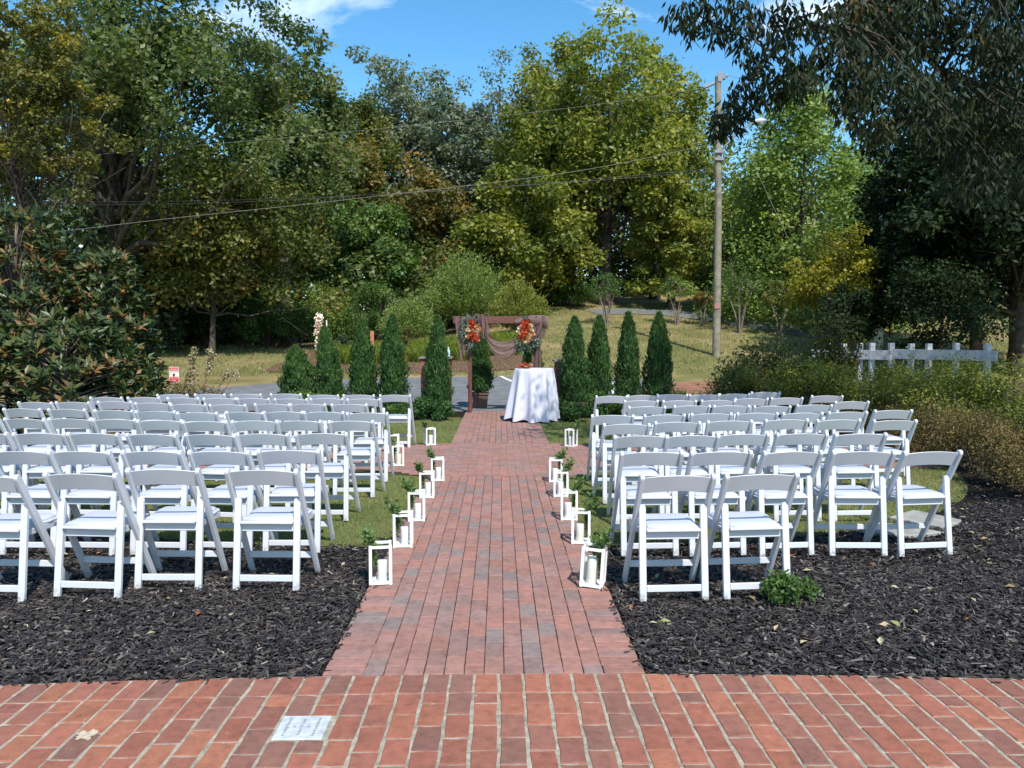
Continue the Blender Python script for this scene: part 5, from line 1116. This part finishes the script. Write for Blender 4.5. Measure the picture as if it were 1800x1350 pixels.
fs = empty('flower_stand', (P(568, 600, 27.5).x, 27.5, gz(P(568, 600, 27.5).x, 27.5)), 0, 'slim white metal stand with cream flowers behind the leaning arborvitae', 'flower stand')
def frel(px, py): p = P(px, py, 27.5) - fs.location; return (p.x, 0, p.z)
t1, t2 = frel(565, 563), frel(574, 563); q = Geo(); q.tube([(t1[0], 0, 0), t1, t2, (t2[0], 0, 0)], [.022] * 4, 6); link('frame', q.mesh('frame'), M['paint'], fs)
cl = np.array([frel(561 + random.uniform(-2, 2), y) for y in np.linspace(556, 612, 16)]); V, F, A = canopy(cl, np.full(len(cl), .10), 60, .09, .8, 1, 220); link('flowers', mesh_np('flowers', V, F, A), ramp_att('cream_petals', [(0, (.40, .22, .12)), (.4, (.75, .55, .42)), (1, (.85, .82, .7))]), fs)
rp = P(654, 600, 24); q = Geo(); zz = gz(rp.x, 24); z1 = P(654, 582, 24).z; q.box((-.06, -.02, 0), (.06, .02, z1 - zz)); o = link('rust_marker', bevel_mesh(q.mesh('rust_marker'), .015), simple('rusty_orange', (.42, .16, .07), .8, .2, 20)); o.location = (rp.x, 24, zz); tag(o, 'rust orange upright marker board beside the third arborvitae', 'marker')

# ------------------------------------------------------------------ near willow oak overhanging from the right
def overhang():
    g = np.random.default_rng(77); bx, by = 12.6, 9.6
    r = empty('willow_oak', (bx, by, 0), 0, 'near willow oak with long drooping leaves hanging into the top right', 'tree'); loc = np.array([bx, by, 0.])
    G_ = Geo(); G_.tube([(0, 0, -.1), (0, 0, 2), (-.2, .2, 5), (-.1, .3, 9), (.2, 0, 13)], [.48, .40, .32, .2, .06], 12)
    Pn = []; D = []; cv = []; nodes = []
    def limb(pts, r0):
        pts = [np.array(p, float) for p in pts]; out = []
        for i in range(len(pts) - 1):
            for t in np.linspace(0, 1, 7)[:-1]: out.append(pts[i] * (1 - t) + pts[i + 1] * t + g.normal(0, .05, 3))
        out.append(pts[-1]); G_.tube(out, [max(r0 * (1 - .9 * k / len(out)), .012) for k in range(len(out))], 7); nodes.extend([(p, max(r0 * (1 - .9 * k / len(out)), .01)) for k, p in enumerate(out)][4:])
    L_ = lambda px, py, Y: np.array(P(px, py, Y)) - loc
    limb([(-.1, .1, 4.6), L_(1850, -150, 10.5), L_(1620, -110, 9.9), L_(1450, -50, 9.4), L_(1330, -30, 9.4), L_(1210, -25, 9.9)], .10)
    limb([L_(1620, -110, 9.9), L_(1480, 40, 9.5), L_(1390, 50, 9.6), L_(1330, 120, 9.9), L_(1290, 190, 10.2)], .05)
    limb([(-.1, .1, 5.4), L_(1850, -60, 11), L_(1700, 60, 11.5), L_(1620, 150, 12)], .12)
    limb([(-.1, .1, 6.5), (1.5, 2.5, 9), (2.5, 5, 10)], .14); limb([(-.1, .1, 5.5), (2.5, -2, 8.5), (4, -3.5, 9.5)], .14); limb([(-.1, .1, 6), (-1.5, -2.5, 8.5), (-2, -5, 9.5)], .14); limb([(-.1, .2, 6), (-.5, 4, 8.5), (0, 7, 10)], .14)
    def hang(c, R, n, dz=1.0):
        base = np.array(c); u = nrm(g.normal(size=(n, 3))) * (g.random((n, 1)) ** .5) * R * np.array([1, 1, dz]); Pn.append(base + u); d = np.stack([g.normal(0, .55, n) + u[:, 0] * .9, g.normal(0, .55, n) + u[:, 1] * .9, -np.ones(n)], 1); D.append(d); cv.append(np.full(n, g.normal(0, .13)))
    targets = []
    # clumps measured in the photo: (px, py, depth)
    S = [(1195, 20, 10), (1215, 45, 10.3), (1240, 10, 9.6), (1260, 50, 9.8), (1290, 20, 9.4), (1300, 60, 9.6), (1320, 100, 9.8), (1335, 30, 9.2), (1345, 130, 9.6), (1365, 70, 9.3), (1380, 20, 9), (1390, 110, 9.3), (1375, 160, 9.6), (1340, 165, 9.8), (1310, 150, 10), (1290, 180, 10.2), (1275, 205, 10.4), (1300, 205, 10.2), (1268, 222, 10.5), (1410, 50, 9), (1430, 110, 9.2), (1450, 30, 8.8), (1460, 80, 9), (1475, 120, 9), (1500, 20, 8.8), (1510, 70, 8.9), (1520, 120, 9), (1590, 100, 9), (1610, 140, 9.2), (1560, 130, 9), (1420, 140, 9.2), (1490, 150, 9.4), (1505, 190, 9.6), (1530, 170, 9.6), (1545, 230, 10), (1400, 145, 9.4), (1520, 225, 9.8), (1480, 170, 9.5)]
    for px, py, Y in S: targets.append((np.array(P(px, py, Y + g.uniform(-.4, .4))) - loc, .21, 78))
    for _ in range(125):                                     # body of the crown in the frame's corner and beyond it
        px = g.uniform(1500, 2050); lo = min(340, 165 + (px - 1500) * .8); py = g.uniform(-230, lo); Y = g.uniform(9.5, 13.5); targets.append((np.array(P(px, py, Y)) - loc, .45, 200))
    for _ in range(210):                                     # unseen crown right of the view, enlarged to shade fence and dark trees
        a = g.uniform(0, 2 * pi); q = g.random() ** .5; x, y = 15.6 + 5.6 * q * cos(a), 14.6 + 5.0 * q * sin(a)
        if x < .69 * y + 2.2: x = .69 * y + 2.2 + g.uniform(0, 2)
        targets.append((np.array([x - bx, y - by, g.uniform(6.2, 12.5 - 3 * q * q)]), 1.0, 230))
    for _ in range(22): targets.append((np.array(P(g.uniform(1250, 1600), g.uniform(-330, -60), g.uniform(8.5, 11))) - loc, .5, 110))
    npos = np.array([p for p, _ in nodes])
    for i, (c, R, n) in enumerate(targets):
        hang(c, R, n)
        k = int(np.argmin(np.linalg.norm(npos - c, axis=1))); s, r0 = nodes[k]; m1 = s * .4 + c * .6 + np.array([0, 0, .25]); ts = np.linspace(0, 1, 6)
        if np.linalg.norm(c - s) > 3.2: continue
        pts = [(1 - t) ** 2 * s + 2 * t * (1 - t) * m1 + t * t * c + (g.normal(0, .02, 3) if 0 < t < 1 else 0) for t in ts]; G_.tube(pts, [max(min(.022, r0) * (1 - t), .004) for t in ts], 4)
    Pn = np.concatenate(Pn); D = nrm(np.concatenate(D)); cvv = np.concatenate(cv); k = len(Pn); Nn = g.normal(size=(k, 3)); Nn[:, 2] *= .4; Nn = nrm(Nn - D * (Nn * D).sum(1, keepdims=True))
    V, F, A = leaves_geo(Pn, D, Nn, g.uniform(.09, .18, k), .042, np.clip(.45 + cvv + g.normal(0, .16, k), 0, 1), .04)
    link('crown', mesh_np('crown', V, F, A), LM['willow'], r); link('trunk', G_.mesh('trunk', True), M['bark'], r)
overhang()
